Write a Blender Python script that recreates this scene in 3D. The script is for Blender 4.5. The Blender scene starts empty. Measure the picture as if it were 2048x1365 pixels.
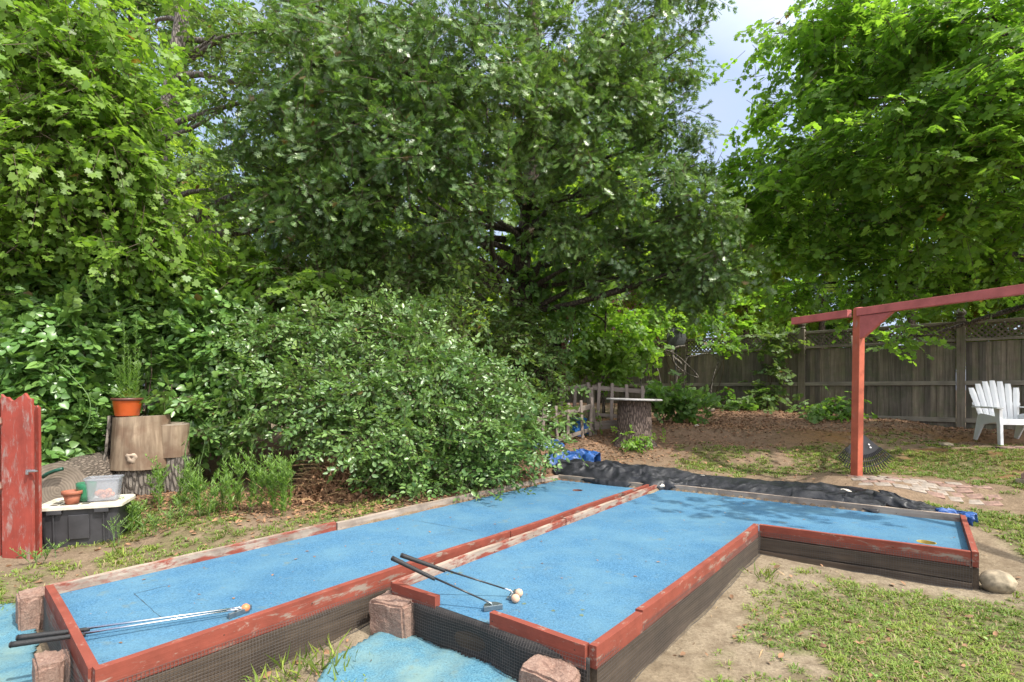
import bpy, math, random
import numpy as np
from math import sin, cos, pi, radians, sqrt, atan2
from mathutils import Vector, Matrix
random.seed(7); rng = np.random.default_rng(7)
scn = bpy.context.scene
COL = scn.collection

# ------------------------------------------------------------------ camera, sky, sun, exposure
CZ, F, HY = 1.40, 1080.0, 780.0            # eye height; focal length and horizon in photo pixels
cam = bpy.data.cameras.new("camera"); camo = bpy.data.objects.new("camera", cam); COL.objects.link(camo)
cam.sensor_width = 36.0; cam.lens = 36.0*F/2048.0; cam.shift_y = (HY-682.5)/2048.0
cam.clip_start = 0.05; cam.clip_end = 2000
camo.location = (0, 0, CZ); camo.rotation_euler = (pi/2, 0, 0)
scn.camera = camo
SUN = Vector((0.46, -0.33, 0.82)).normalized()
el = math.asin(SUN.z); az = atan2(SUN.x, SUN.y)
w = bpy.data.worlds.new("World"); scn.world = w; w.use_nodes = True
nt = w.node_tree; bg = nt.nodes['Background']
sky = nt.nodes.new('ShaderNodeTexSky'); sky.sky_type = 'NISHITA'; sky.sun_disc = False
sky.sun_elevation = el; sky.sun_rotation = az; sky.air_density = 1.0; sky.dust_density = 2.0; sky.ozone_density = 1.2
tc = nt.nodes.new('ShaderNodeTexCoord'); mp = nt.nodes.new('ShaderNodeMapping'); mp.inputs['Scale'].default_value = (1, 1, 2.2)
cn = nt.nodes.new('ShaderNodeTexNoise'); cn.inputs['Scale'].default_value = 2.2; cn.inputs['Detail'].default_value = 7; cn.inputs['Roughness'].default_value = 0.6
cr = nt.nodes.new('ShaderNodeMapRange'); cr.inputs[1].default_value = 0.34; cr.inputs[2].default_value = 0.66; cr.inputs[3].default_value = 0.55; cr.inputs[4].default_value = 1.0
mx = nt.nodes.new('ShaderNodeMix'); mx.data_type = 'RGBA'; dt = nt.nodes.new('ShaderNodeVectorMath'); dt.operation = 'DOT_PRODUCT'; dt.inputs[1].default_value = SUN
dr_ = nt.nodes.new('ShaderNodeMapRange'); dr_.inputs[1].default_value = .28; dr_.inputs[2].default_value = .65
cm = nt.nodes.new('ShaderNodeMix'); cm.data_type = 'RGBA'; cm.inputs['A'].default_value = (1.9, 2.25, 3.1, 1); cm.inputs['B'].default_value = (9.0, 8.9, 8.8, 1)  # sky shaped brighter toward the sun, out of view, to add shadow fill
L = nt.links.new
L(tc.outputs['Generated'], mp.inputs['Vector']); L(mp.outputs[0], cn.inputs['Vector']); L(cn.outputs['Fac'], cr.inputs[0])
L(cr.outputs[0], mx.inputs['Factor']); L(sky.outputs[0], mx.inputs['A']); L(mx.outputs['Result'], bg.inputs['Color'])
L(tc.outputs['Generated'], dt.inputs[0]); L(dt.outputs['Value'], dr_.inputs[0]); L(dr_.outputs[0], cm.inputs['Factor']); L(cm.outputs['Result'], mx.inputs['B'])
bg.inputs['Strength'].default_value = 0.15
sl = bpy.data.lights.new("sun", 'SUN'); sl.energy = 2.7; sl.angle = radians(0.55); sl.color = (1.0, 0.95, 0.86)
so = bpy.data.objects.new("sun", sl); COL.objects.link(so); so.rotation_euler = SUN.to_track_quat('Z', 'Y').to_euler(); so.location = (12, -4, 16)
scn.view_settings.view_transform = 'Standard'; scn.view_settings.look = 'None'; scn.view_settings.gamma = 1; scn.view_settings.exposure = 1.22
scn.render.engine = 'CYCLES'
try:
    scn.cycles.max_bounces = 8; scn.cycles.transmission_bounces = 5; scn.cycles.transparent_max_bounces = 8; scn.cycles.diffuse_bounces = 5
except Exception: pass

# ------------------------------------------------------------------ noise and small maths
def _h(ix, iy, iz=0, s=0):
    n = (ix.astype(np.int64)*374761393 + iy.astype(np.int64)*668265263 + np.asarray(iz).astype(np.int64)*2147483647 + s*974634777) & 0xffffffff
    n = ((n ^ (n >> 13))*1274126177) & 0xffffffff
    n = (n ^ (n >> 16)) & 0xffffffff
    return n/4294967295.0
def vn(x, y, s=0):
    x = np.asarray(x, float); y = np.asarray(y, float)
    ix = np.floor(x); iy = np.floor(y); fx = x-ix; fy = y-iy
    fx = fx*fx*(3-2*fx); fy = fy*fy*(3-2*fy)
    a = _h(ix, iy, 0, s); b = _h(ix+1, iy, 0, s); c = _h(ix, iy+1, 0, s); d = _h(ix+1, iy+1, 0, s)
    return (a*(1-fx)+b*fx)*(1-fy) + (c*(1-fx)+d*fx)*fy
def fbm(x, y, o=4, s=0):
    r = 0; a = .5; t = 0
    for i in range(o):
        r = r + a*vn(np.asarray(x)*2**i+i*17.3, np.asarray(y)*2**i-i*9.1, s+i); t += a; a *= .5
    return r/t
def sstep(a, b, x):
    t = np.clip((np.asarray(x, float)-a)/(b-a), 0, 1); return t*t*(3-2*t)
def W(px, py, d): return np.array(((px-1024)/F*d, d, CZ+(HY-py)/F*d))
def WZ(px, py, z):
    d = F*(CZ-z)/(py-HY); return np.array(((px-1024)/F*d, d, z))
def nrm(v): return v/np.maximum(np.linalg.norm(v, axis=-1, keepdims=True), 1e-9)

# ------------------------------------------------------------------ platform corners (plan, metres)
RT, SF = 0.30, 0.238                        # rail top and carpet heights
LA = np.array((-2.62, 3.06)); LB = np.array((-1.66, 2.14)); LC = np.array((1.605, 6.32)); LD = np.array((0.589, 6.99))
RA = np.array((-0.69, 3.126)); RB = np.array((0.343, 2.33)); RC = np.array((1.74, 6.35)); RD = np.array((3.96, 4.75)); RE = np.array((3.13, 3.655)); RF = np.array((2.01, 4.43))
LP = [LA, LB, LC, LD]; RP = [RA, RB, RF, RE, RD, RC]
def sdist(x, y, poly):                      # signed distance, negative inside
    x = np.asarray(x, float); y = np.asarray(y, float)
    d = np.full(x.shape, 1e9); ins = np.zeros(x.shape, bool); n = len(poly)
    for i in range(n):
        a = poly[i]; b = poly[(i+1) % n]; e = b-a
        t = np.clip(((x-a[0])*e[0]+(y-a[1])*e[1])/(e@e), 0, 1)
        d = np.minimum(d, np.hypot(x-a[0]-t*e[0], y-a[1]-t*e[1]))
        c = ((a[1] > y) != (b[1] > y))
        with np.errstate(divide='ignore', invalid='ignore'):
            xi = (b[0]-a[0])*(y-a[1])/(b[1]-a[1]+1e-12)+a[0]
        ins ^= c & (x < xi)
    return np.where(ins, -d, d)
# ------------------------------------------------------------------ terrain
CP = np.array([(0.9,2.0,0),(2.2,3.0,.01),(3.2,3.5,.05),(2.2,4.1,.06),(1.2,2.9,.0),(4.3,3.6,.08),(3.6,2,.0),(4.6,5.0,.2),(4.0,6.2,.40),(5.2,6.2,.38),(3.0,6.4,.34),(2.3,7.0,.38),
 (6.8,7.6,.58),(8,9.4,.72),(6.8,10.2,.84),(6.0,11.0,.93),(5.0,11.2,.97),(4.1,12.8,1.0),(2.2,14.5,1.05),(1.9,8.35,.50),(1.5,7.6,.42),(.55,8.1,.58),(1.3,8.7,.66),(1.7,9.5,.86),(3.2,9.5,.76),(3.3,8.0,.56),(4.6,9,.72),
 (.6,7.3,.36),(0,6.7,.31),(-.9,5.6,.29),(-1.6,4.9,.26),(-2.3,4.0,.17),(-2.9,3.5,.08),(-2.5,4.8,.25),(-3.3,4.3,.12),(-3.9,4.2,.1),(-2.9,2.7,.02),(-3,1.8,0),(-4,5.8,.30),(-1.2,2.0,0),(-.6,2.5,0),(0,2,0),
 (-1,3.6,.05),(1.5,5,.08),(-5,9,.6),(-1,9.5,.7),(0,0,0),(-5,0,0),(5,0,0),(9,5,.3),(12,8,.6),(-8,4,.2),(-7,3,.1),(0,16,1.05),(10,14,1.0),(-10,14,.9)])
def ground(x, y, fine=True):
    x = np.asarray(x, float); y = np.asarray(y, float)
    num = 0; den = 0
    for cx, cy, cz in CP:
        w_ = 1/((x-cx)**2+(y-cy)**2+.12)**2; num = num+w_*cz; den = den+w_
    z = num/den
    k = sstep(15, 30, np.hypot(x, y)); z = z*(1-k)+1.0*k
    if fine:
        z = z+(fbm(x*1.7, y*1.7, 4, 3)-.5)*.05+(fbm(x*9, y*9, 3, 5)-.5)*.018
    ins = np.minimum(sdist(x, y, LP), sdist(x, y, RP))
    z = np.minimum(z, .262+.55*np.maximum(ins-.03, 0)+(ins > 1.2)*9)
    k = sstep(-.03, -.09, ins); z = z*(1-k)+np.minimum(z, .10)*k
    return z
def gz(x, y): return float(ground(np.array([x]), np.array([y]))[0])

# ------------------------------------------------------------------ mesh helpers
class MB:
    def __init__(s): s.v = []; s.f = []; s.m = []
    def add(s, vs, fs, mi=0):
        o = len(s.v); s.v += [tuple(map(float, p)) for p in vs]; s.f += [tuple(o+i for i in f) for f in fs]; s.m += [mi]*len(fs); return s
    def box(s, c, d, M=None, mi=0):
        x, y, z = d[0]/2, d[1]/2, d[2]/2
        vs = [Vector((sx*x, sy*y, sz*z)) for sx, sy, sz in ((-1,-1,-1),(1,-1,-1),(1,1,-1),(-1,1,-1),(-1,-1,1),(1,-1,1),(1,1,1),(-1,1,1))]
        if M is not None: vs = [M @ v for v in vs]
        vs = [v+Vector(c) for v in vs]
        return s.add(vs, [(3,2,1,0),(4,5,6,7),(0,1,5,4),(1,2,6,5),(2,3,7,6),(3,0,4,7)], mi)
    def prism(s, poly, z0, z1, T=None, mi=0):   # poly list of (x,y)
        n = len(poly); vs = [Vector((p[0], p[1], z0)) for p in poly]+[Vector((p[0], p[1], z1)) for p in poly]
        if T is not None: vs = [T @ v for v in vs]
        return s.add(vs, [tuple(range(n))[::-1], tuple(range(n, 2*n))]+[(i, (i+1) % n, n+(i+1) % n, n+i) for i in range(n)], mi)
    def tube(s, path, rad, n=8, mi=0, cap=True, bump=0):
        path = [Vector(p) for p in path]; k = len(path)
        if not hasattr(rad, '__len__'): rad = [rad]*k
        up = Vector((.13, .21, .97)); vs = []; last = None
        for i, p in enumerate(path):
            t = (path[min(i+1, k-1)]-path[max(i-1, 0)]).normalized()
            if last is None: a = t.cross(up if abs(t.dot(up)) < .9 else Vector((1, .1, 0))).normalized()
            else: a = (last-t*last.dot(t)).normalized()
            last = a; b = t.cross(a)
            for j in range(n):
                q = 2*pi*j/n; r = rad[i]*(1+bump*(random.random()-.5))
                vs.append(p+a*cos(q)*r+b*sin(q)*r)
        fs = [(i*n+j, i*n+(j+1) % n, (i+1)*n+(j+1) % n, (i+1)*n+j) for i in range(k-1) for j in range(n)]
        if cap: fs += [tuple(range(n))[::-1], tuple(range((k-1)*n, k*n))]
        return s.add(vs, fs, mi)
    def lathe(s, prof, n=32, c=(0,0,0), mi=0, wob=None):
        vs = []; k = len(prof)
        for r, z in prof:
            for j in range(n):
                q = 2*pi*j/n; rr = r*(wob(q, z) if wob else 1)
                vs.append((c[0]+rr*cos(q), c[1]+rr*sin(q), c[2]+z))
        return s.add(vs, [(i*n+j, i*n+(j+1) % n, (i+1)*n+(j+1) % n, (i+1)*n+j) for i in range(k-1) for j in range(n)]+[tuple(range(n))[::-1], tuple(range((k-1)*n, k*n))], mi)
    def build(s, name, mat, parent=None, smooth=False, bevel=0, loc=None, rz=0, world=False):
        me = bpy.data.meshes.new(name); me.from_pydata(s.v, [], s.f)
        for m in (mat if isinstance(mat, (list, tuple)) else [mat]): me.materials.append(m)
        if any(s.m): me.polygons.foreach_set('material_index', s.m)
        if smooth: me.polygons.foreach_set('use_smooth', [True]*len(s.f))
        o = bpy.data.objects.new(name, me); COL.objects.link(o)
        if loc is not None: o.location = loc
        o.rotation_euler.z = rz
        if parent is not None:
            o.parent = parent
            if world: o.location = Vector(o.location)-parent.location
        if bevel:
            b = o.modifiers.new('bevel', 'BEVEL'); b.width = bevel; b.segments = 2; b.limit_method = 'ANGLE'
        return o
def tag(o, label=None, cat=None, group=None, kind=None):
    if label: o['label'] = label
    if cat: o['category'] = cat
    if group: o['group'] = group
    if kind: o['kind'] = kind
    return o
def empty(name, loc, rz=0, label=None, cat=None, group=None):
    o = bpy.data.objects.new(name, None); COL.objects.link(o); o.location = [float(a) for a in loc]; o.rotation_euler.z = rz; o.empty_display_size = .1
    return tag(o, label, cat, group)
def kids(o): return [c for c in bpy.data.objects if c.parent == o]
def copy_tree(o, parent=None):
    c = o.copy(); COL.objects.link(c); c.parent = parent
    for k in kids(o): copy_tree(k, c)
    return c
def grid_mesh(name, X, Y, Z, mat, col=None):
    n, m = X.shape; me = bpy.data.meshes.new(name)
    co = np.stack([X, Y, Z], -1).reshape(-1, 3).astype(np.float32)
    i = np.arange(n*m).reshape(n, m)
    q = np.stack([i[:-1, :-1], i[1:, :-1], i[1:, 1:], i[:-1, 1:]], -1).reshape(-1, 4)
    return raw_mesh(name, co, q, mat, col, True)
def raw_mesh(name, co, faces, mat, col=None, smooth=False, parent=None, rnd=None, mi=None):
    me = bpy.data.meshes.new(name); nf, k = faces.shape
    me.vertices.add(len(co)); me.vertices.foreach_set('co', np.ascontiguousarray(co, np.float32).ravel())
    me.loops.add(nf*k); me.loops.foreach_set('vertex_index', np.ascontiguousarray(faces, np.int32).ravel())
    me.polygons.add(nf); me.polygons.foreach_set('loop_start', np.arange(nf, dtype=np.int32)*k)
    me.polygons.foreach_set('loop_total', np.full(nf, k, np.int32))
    if smooth: me.polygons.foreach_set('use_smooth', np.ones(nf, bool))
    if mi is not None: me.polygons.foreach_set('material_index', np.ascontiguousarray(mi, np.int32))
    me.update(calc_edges=True)
    if col is not None:
        a = me.attributes.new('Col', 'FLOAT_COLOR', 'POINT'); c = np.ones((len(co), 4), np.float32); c[:, :3] = col.reshape(-1, 3); a.data.foreach_set('color', c.ravel())
    if rnd is not None:
        a = me.attributes.new('rnd', 'FLOAT', 'POINT'); a.data.foreach_set('value', np.ascontiguousarray(rnd, np.float32))
    for m_ in (mat if isinstance(mat, (list, tuple)) else [mat]): me.materials.append(m_)
    o = bpy.data.objects.new(name, me); COL.objects.link(o)
    if parent is not None:
        o.parent = parent; o.location = -parent.location
    return o

# ------------------------------------------------------------------ materials
class NM:
    def __init__(s, name):
        s.mat = bpy.data.materials.new(name); s.mat.use_nodes = True; s.t = s.mat.node_tree; s.n = s.t.nodes; s.p = s.n['Principled BSDF']; s.out = s.n['Material Output']
    def N(s, t, **kw):
        n = s.n.new('ShaderNode'+t)
        for k, v in kw.items():
            if k.startswith('_'): setattr(n, k[1:], v)
            else: n.inputs[k].default_value = v
        return n
    def L(s, a, b): s.t.links.new(a, b)
    def coord(s, kind='Object', scale=(1,1,1), rot=(0,0,0)):
        c = s.N('TexCoord'); m = s.N('Mapping'); m.inputs['Scale'].default_value = scale; m.inputs['Rotation'].default_value = rot
        s.L(c.outputs[kind], m.inputs['Vector']); return m.outputs[0]
    def noise(s, vec, scale, detail=5, rough=.6, dist=0):
        n = s.N('TexNoise', Scale=scale, Detail=detail, Roughness=rough, Distortion=dist); s.L(vec, n.inputs['Vector']); return n.outputs['Fac']
    def ramp(s, fac, stops):
        r = s.N('ValToRGB'); e = r.color_ramp.elements
        while len(e) < len(stops): e.new(.5)
        for i, (p, c) in enumerate(stops):
            e[i].position = p; e[i].color = (*c, 1) if len(c) == 3 else c
        s.L(fac, r.inputs[0]); return r.outputs[0]
    def rng(s, fac, a, b, c=0, d=1):
        r = s.N('MapRange'); 
        for i, v in enumerate((a, b, c, d)): r.inputs[i+1].default_value = v
        s.L(fac, r.inputs[0]); return r.outputs[0]
    def mix(s, fac, a, b, mode='MIX'):
        m = s.N('Mix', _data_type='RGBA', _blend_type=mode)
        for k, v in (('Factor', fac), ('A', a), ('B', b)):
            if hasattr(v, 'node'): s.L(v, m.inputs[k])
            else: m.inputs[k].default_value = v if k == 'Factor' else (*v, 1)
        return m.outputs['Result']
    def math(s, op, a, b=0):
        m = s.N('Math', _operation=op)
        for i, v in enumerate((a, b)):
            if hasattr(v, 'node'): s.L(v, m.inputs[i])
            else: m.inputs[i].default_value = v
        return m.outputs[0]
    def base(s, c):
        if hasattr(c, 'node'): s.L(c, s.p.inputs['Base Color'])
        else: s.p.inputs['Base Color'].default_value = (*c, 1)
    def bump(s, h, strength=.4, dist=.01):
        b = s.N('Bump', Strength=strength, Distance=dist); s.L(h, b.inputs['Height']); s.L(b.outputs[0], s.p.inputs['Normal'])
    def rough(s, v):
        if hasattr(v, 'node'): s.L(v, s.p.inputs['Roughness'])
        else: s.p.inputs['Roughness'].default_value = v
def simple(name, c, rough=.6, metal=0, var=.25, scale=30, bump=0, spec=.5):
    m = NM(name); v = m.coord(); n = m.noise(v, scale)
    lo = tuple(a*(1-var) for a in c); hi = tuple(min(1, a*(1+var)) for a in c)
    m.base(m.ramp(n, [(.3, lo), (.7, hi)])); m.rough(rough); m.p.inputs['Metallic'].default_value = metal; m.p.inputs['Specular IOR Level'].default_value = spec
    if bump: m.bump(n, bump, .005)
    return m.mat
def leaf_mat(name, c0, c1, tr, gloss=.42, tw=.42, spec=.5, dead=(.16,.10,.03)):
    m = NM(name); a = m.N('Attribute', _attribute_name='rnd'); f = a.outputs['Fac']
    g = m.N('NewGeometry')
    c = m.ramp(f, [(0, tuple(x*.75 for x in c0)), (.35, c0), (.93, c1), (.985, tuple(x*1.15 for x in c1)), (1, dead)])
    under = m.mix(1.0, c, (1.1, 1.18, 1.3), 'MULTIPLY')
    c2 = m.mix(g.outputs['Backfacing'], c, under); m.base(c2)
    m.rough(gloss); m.p.inputs['Specular IOR Level'].default_value = spec
    t = m.N('BsdfTranslucent'); tc_ = m.mix(1.0, c, tr, 'MULTIPLY'); m.L(tc_, t.inputs['Color'])
    ms = m.N('MixShader', Fac=tw); m.L(m.p.outputs[0], ms.inputs[1]); m.L(t.outputs[0], ms.inputs[2]); m.L(ms.outputs[0], m.out.inputs['Surface'])
    return m.mat
def wood_mat(name, c0, c1, grain=1.0, rough=.8, bump=.35, paint=None, pth=(.45,.5), pscale=3.0, stain=None, axis='x', isl=False):
    m = NM(name); ax = {'x': (.6, 14, 14), 'z': (14, 14, .6), 'y': (14, .6, 14)}[axis]
    v = m.coord('Object', tuple(a*grain for a in ax)); n = m.noise(v, 3.0, 7, .65, .4)
    v2 = m.coord('Object'); n2 = m.noise(v2, 2.3, 5, .6)
    c = m.ramp(n, [(.28, c0), (.5, tuple((a+b)/2 for a, b in zip(c0, c1))), (.72, c1)])
    c = m.mix(m.rng(n2, .35, .7, 0, .55), c, tuple(a*.5 for a in c0))
    if stain: c = m.mix(m.rng(m.noise(v2, 5, 5), .48, .62, 0, .6), c, stain)
    if paint:
        pv = m.coord('Object', {'x': (1, 3.2, 3.2), 'z': (3.2, 3.2, 1), 'y': (3.2, 1, 3.2)}[axis]); pn = m.noise(pv, pscale, 9, .72, .3)
        k = m.rng(pn, pth[0], pth[1])
        pc = m.ramp(m.noise(v2, 7, 5), [(.3, tuple(a*.78 for a in paint)), (.7, tuple(min(1, a*1.2) for a in paint))])
        pc = m.mix(m.rng(n, .2, .45, .35, 0), pc, tuple(a*.5 for a in paint))
        c = m.mix(k, pc, c)
    if isl:
        g = m.N('NewGeometry'); c = m.mix(1.0, c, m.ramp(g.outputs['Random Per Island'], [(0, (.62,.62,.64)), (.5, (.95,.93,.9)), (1, (1.3,1.24,1.15))]), 'MULTIPLY')
    m.base(c); m.rough(rough); m.bump(n, bump, .006); m.p.inputs['Specular IOR Level'].default_value = .3
    return m.mat

RED = (.205, .050, .032)
M = {}
M['rail_red'] = wood_mat('weathered_red_rail', (.20,.15,.12), (.40,.32,.26), paint=RED, pth=(.545,.62), rough=.75, pscale=4.5)
M['rail_worn'] = wood_mat('worn_pale_rail', (.24,.18,.14), (.46,.38,.31), paint=RED, pth=(.34,.42), rough=.8, stain=(.12,.09,.07))
M['beam_red'] = wood_mat('red_painted_beam', (.30,.2,.15), (.42,.3,.25), paint=(.44,.12,.11), pth=(.7,.82), rough=.5, bump=.15)  # paint lightened and pinked to stand for skylight reflected off the beam
M['post_red'] = wood_mat('red_painted_post', (.30,.2,.15), (.42,.3,.25), paint=(.40,.10,.055), pth=(.58,.7), rough=.6, bump=.15, axis='z')
M['gate_red'] = wood_mat('faded_red_board', (.22,.15,.13), (.42,.33,.30), paint=(.27,.050,.035), pth=(.52,.66), pscale=5, rough=.75, axis='z')
M['old_wood'] = wood_mat('grey_fence_wood', (.10,.084,.066), (.285,.25,.205), axis='z', isl=True, stain=(.12,.13,.08))
M['fence_rail'] = wood_mat('grey_fence_rail', (.16,.14,.11), (.36,.32,.26), axis='x')
M['picket'] = wood_mat('weathered_picket_wood', (.17,.13,.11), (.36,.30,.26), axis='z')
M['picket_rail'] = wood_mat('weathered_picket_rail', (.14,.11,.09), (.30,.25,.21), axis='x')
M['dark_wood'] = wood_mat('dark_skirt_board', (.045,.032,.023), (.15,.112,.08), axis='x')
M['dark_panel'] = wood_mat('dark_panel_wood', (.02,.014,.011), (.06,.045,.035), axis='z')
M['rust_post'] = wood_mat('rusty_brown_post', (.06,.02,.012), (.13,.045,.025), axis='z')

def bark(name, c0, c1, scale=1.0, z=2.2, b=.8):
    m = NM(name); v = m.coord('Object', (9*scale, 9*scale, z*scale)); n = m.noise(v, 2.5, 8, .7, .6)
    vo = m.N('TexVoronoi', Scale=3.2, _feature='DISTANCE_TO_EDGE'); m.L(v, vo.inputs['Vector'])
    h = m.math('ADD', m.rng(vo.outputs['Distance'], 0, .25), n)
    m.base(m.ramp(m.math('MULTIPLY', h, .5), [(.2, c0), (.75, c1)])); m.rough(.9); m.bump(h, b, .02); return m.mat
M['nail'] = simple('rusty_nail_head', (.07,.04,.03), .6, .6)
M['bark'] = bark('brown_bark', (.025,.018,.014), (.13,.10,.075))
M['bark_grey'] = bark('grey_bark', (.05,.042,.035), (.22,.19,.16))
M['bark_pine'] = bark('reddish_bark', (.045,.03,.024), (.20,.145,.12), 1.3)
M['twig'] = simple('twig_wood', (.10,.07,.045), .8)
M['twig_green'] = simple('green_stem', (.10,.17,.05), .7)
M['debarked'] = wood_mat('bare_log_wood', (.13,.085,.055), (.38,.29,.20), axis='z', grain=.5, bump=.7, stain=(.14,.08,.05))

def endgrain():
    m = NM('cut_log_end'); v = m.coord('Object'); wv = m.N('TexWave', _wave_type='RINGS', _rings_direction='Z', Scale=12.0, Distortion=3.0, Detail=4.0); m.L(v, wv.inputs['Vector'])
    n = m.noise(v, 6, 6); c = m.mix(m.rng(n, .35, .7), (.32,.26,.20), (.16,.13,.10)); c = m.mix(m.rng(wv.outputs['Fac'], .2, .9, 0, .35), c, (.12,.09,.07))
    m.base(c); m.rough(.85); m.bump(wv.outputs['Fac'], .3, .004); return m.mat
M['endgrain'] = endgrain()

def carpet(name, c0, c1, wornc, worn=.5):
    m = NM(name); v = m.coord('Object'); f = m.noise(v, 115, 4, .85); g = m.noise(v, 3.2, 6, .62); s = m.noise(v, 70, 2, .5)
    c = m.ramp(f, [(.34, tuple(a*.6 for a in c0)), (.5, tuple((a+b)/2 for a, b in zip(c0, c1))), (.66, tuple(a*1.15 for a in c1))])
    c = m.mix(m.rng(g, .38, .70, 0, min(1, worn*1.2)), c, wornc)
    c = m.mix(m.rng(s, .69, .74, 0, .8), c, (.05,.075,.06))
    g2 = m.noise(v, 1.1, 3); c = m.mix(m.rng(g2, .45, .75, 0, .3), c, tuple(a*.72 for a in c0))
    d = m.noise(v, 7.5, 3); c = m.mix(m.rng(d, .63, .74, 0, .5), c, (.15,.18,.13)); wv = m.noise(m.coord('Object', (1, 1, 1)), 1.7, 8, .75, 1.2); c = m.mix(m.rng(wv, .56, .66, 0, .28), c, (.05,.10,.15))
    m.base(c); m.rough(.95); m.p.inputs['Specular IOR Level'].default_value = .15; m.bump(f, .5, .004); return m.mat
M['carpet'] = carpet('blue_outdoor_carpet', (.034,.112,.208), (.082,.196,.308), (.11,.218,.28))
M['carpet_ground'] = carpet('old_blue_carpet', (.040,.135,.21), (.105,.235,.30), (.17,.25,.22), .8)

def ground_mat():
    m = NM('yard_ground'); a = m.N('Attribute', _attribute_name='Col'); v = m.coord('Object')
    f = m.noise(v, 60, 6, .75); g = m.noise(v, 9, 6, .65); p = m.noise(v, 170, 3, .6)
    c = m.mix(1.0, a.outputs['Color'], m.ramp(f, [(.28, (.45,.42,.40)), (.5, (.95,.95,.95)), (.75, (1.35,1.33,1.3))]), 'MULTIPLY')
    c = m.mix(m.rng(g, .32, .62, .6, 0), c, (.10,.07,.045))
    c = m.mix(m.rng(p, .70, .74, 0, .7), c, (.5,.46,.40))
    m.base(c); m.rough(.97); m.p.inputs['Specular IOR Level'].default_value = .1
    h = m.math('ADD', f, m.math('MULTIPLY', g, 2.0)); m.bump(h, .7, .012); return m.mat
M['ground'] = ground_mat()
def tarp_mat(name, c, r=.38):
    m = NM(name); v = m.coord('Object'); n = m.noise(v, 14, 6, .7); f = m.noise(v, 90, 3)
    m.base(m.ramp(n, [(.3, tuple(a*.5 for a in c)), (.6, c), (.85, tuple(min(1, a*2.2+.03) for a in c))])); m.rough(m.rng(n, .3, .7, r-.05, r+.2)); m.bump(m.math('ADD', n, m.math('MULTIPLY', f, .3)), .5, .012); return m.mat
M['tarp_black'] = tarp_mat('black_tarp', (.015,.016,.021), .42)
M['tarp_blue'] = tarp_mat('blue_tarp', (.02,.09,.30))
M['blue_plastic'] = tarp_mat('blue_plastic', (.012,.13,.42), .45)
M['mesh'] = simple('black_plastic_mesh', (.06,.052,.047), .55)
M['fabric'] = tarp_mat('black_weed_fabric', (.03,.026,.024), .6)
def block_mat():
    m = NM('red_concrete_block'); v = m.coord('Object'); f = m.noise(v, 70, 5, .75); g = m.noise(v, 8, 5)
    c = m.ramp(f, [(.25, (.11,.062,.048)), (.5, (.26,.155,.115)), (.8, (.42,.31,.25))]); c = m.mix(m.rng(g, .4, .7, 0, .5), c, (.33,.24,.19))
    m.base(c); m.rough(.95); m.bump(m.math('ADD', f, g), .9, .014); return m.mat
M['block'] = block_mat()
M['stone'] = simple('pale_field_stone', (.27,.22,.15), .9, scale=18, var=.45, bump=.7)
M['white_stone'] = simple('white_pebble', (.5,.46,.4), .9, scale=20, bump=.4)
M['white'] = simple('white_plastic', (.80,.80,.80), .45, var=.05, scale=6)
M['black_plastic'] = simple('black_plastic', (.018,.018,.02), .42, scale=12)
M['tote'] = simple('charcoal_plastic', (.040,.039,.043), .5, scale=6, var=.35)
M['lid'] = simple('dirty_cream_lid', (.56,.51,.42), .6, scale=9, var=.3)
M['lid_dark'] = simple('lid_recess_dark', (.10,.09,.07), .8)  # dark tone of the rectangles that mark the lid's recesses
M['terracotta'] = simple('terracotta', (.30,.10,.055), .7, scale=10, var=.25)
M['pot_red'] = simple('glossy_orange_pot', (.46,.085,.018), .28, scale=5, var=.2)
M['pot_brown'] = simple('brown_pot_rim', (.10,.035,.025), .4)
M['soil'] = simple('potting_soil', (.035,.024,.017), .95, scale=60, var=.6, bump=.8)
M['steel'] = simple('chrome_shaft', (.75,.76,.78), .16, 1.0, var=.05)
M['grey_metal'] = simple('grey_club_metal', (.22,.26,.28), .38, .8, var=.15)
M['zinc'] = simple('zinc_latch', (.45,.45,.47), .4, 1.0)
M['shaft_black'] = simple('black_shaft', (.02,.02,.022), .3)
M['grip'] = simple('black_rubber_grip', (.013,.013,.014), .65, scale=120, bump=.5)
M['ball_tan'] = simple('tan_dirty_ball', (.58,.36,.24), .6, scale=22, var=.3)
M['ball_orange'] = simple('orange_ball', (.62,.20,.08), .45, scale=15, var=.2)
M['cup_gold'] = simple('yellow_cup_bottom', (.33,.25,.06), .8, var=.3)
M['cup_brown'] = simple('rusty_cup_bottom', (.12,.045,.03), .8, var=.3)
M['cup_side'] = simple('dark_cup_wall', (.03,.05,.06), .8)
M['brick'] = simple('faded_red_brick', (.23,.145,.115), .95, scale=14, var=.5, bump=.6)
M['brick_grey'] = simple('grey_weathered_brick', (.25,.21,.175), .95, scale=14, var=.45, bump=.6)
M['dish'] = simple('dark_grey_disc', (.045,.047,.05), .7, scale=40, var=.3)
M['dead_leaf'] = simple('dead_leaf', (.23,.125,.065), .85, scale=7, var=.5)
M['straw'] = simple('dry_straw', (.36,.24,.12), .85, scale=9, var=.4)
M['rock_dark'] = simple('rough_grey_log', (.15,.115,.085), .95, scale=26, var=.7, bump=1)
def glass(name, c, r=.08, a=.35):
    m = NM(name); m.base(c); m.rough(r); m.p.inputs['Transmission Weight'].default_value = 1-a; m.p.inputs['IOR'].default_value = 1.3; return m.mat
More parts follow.
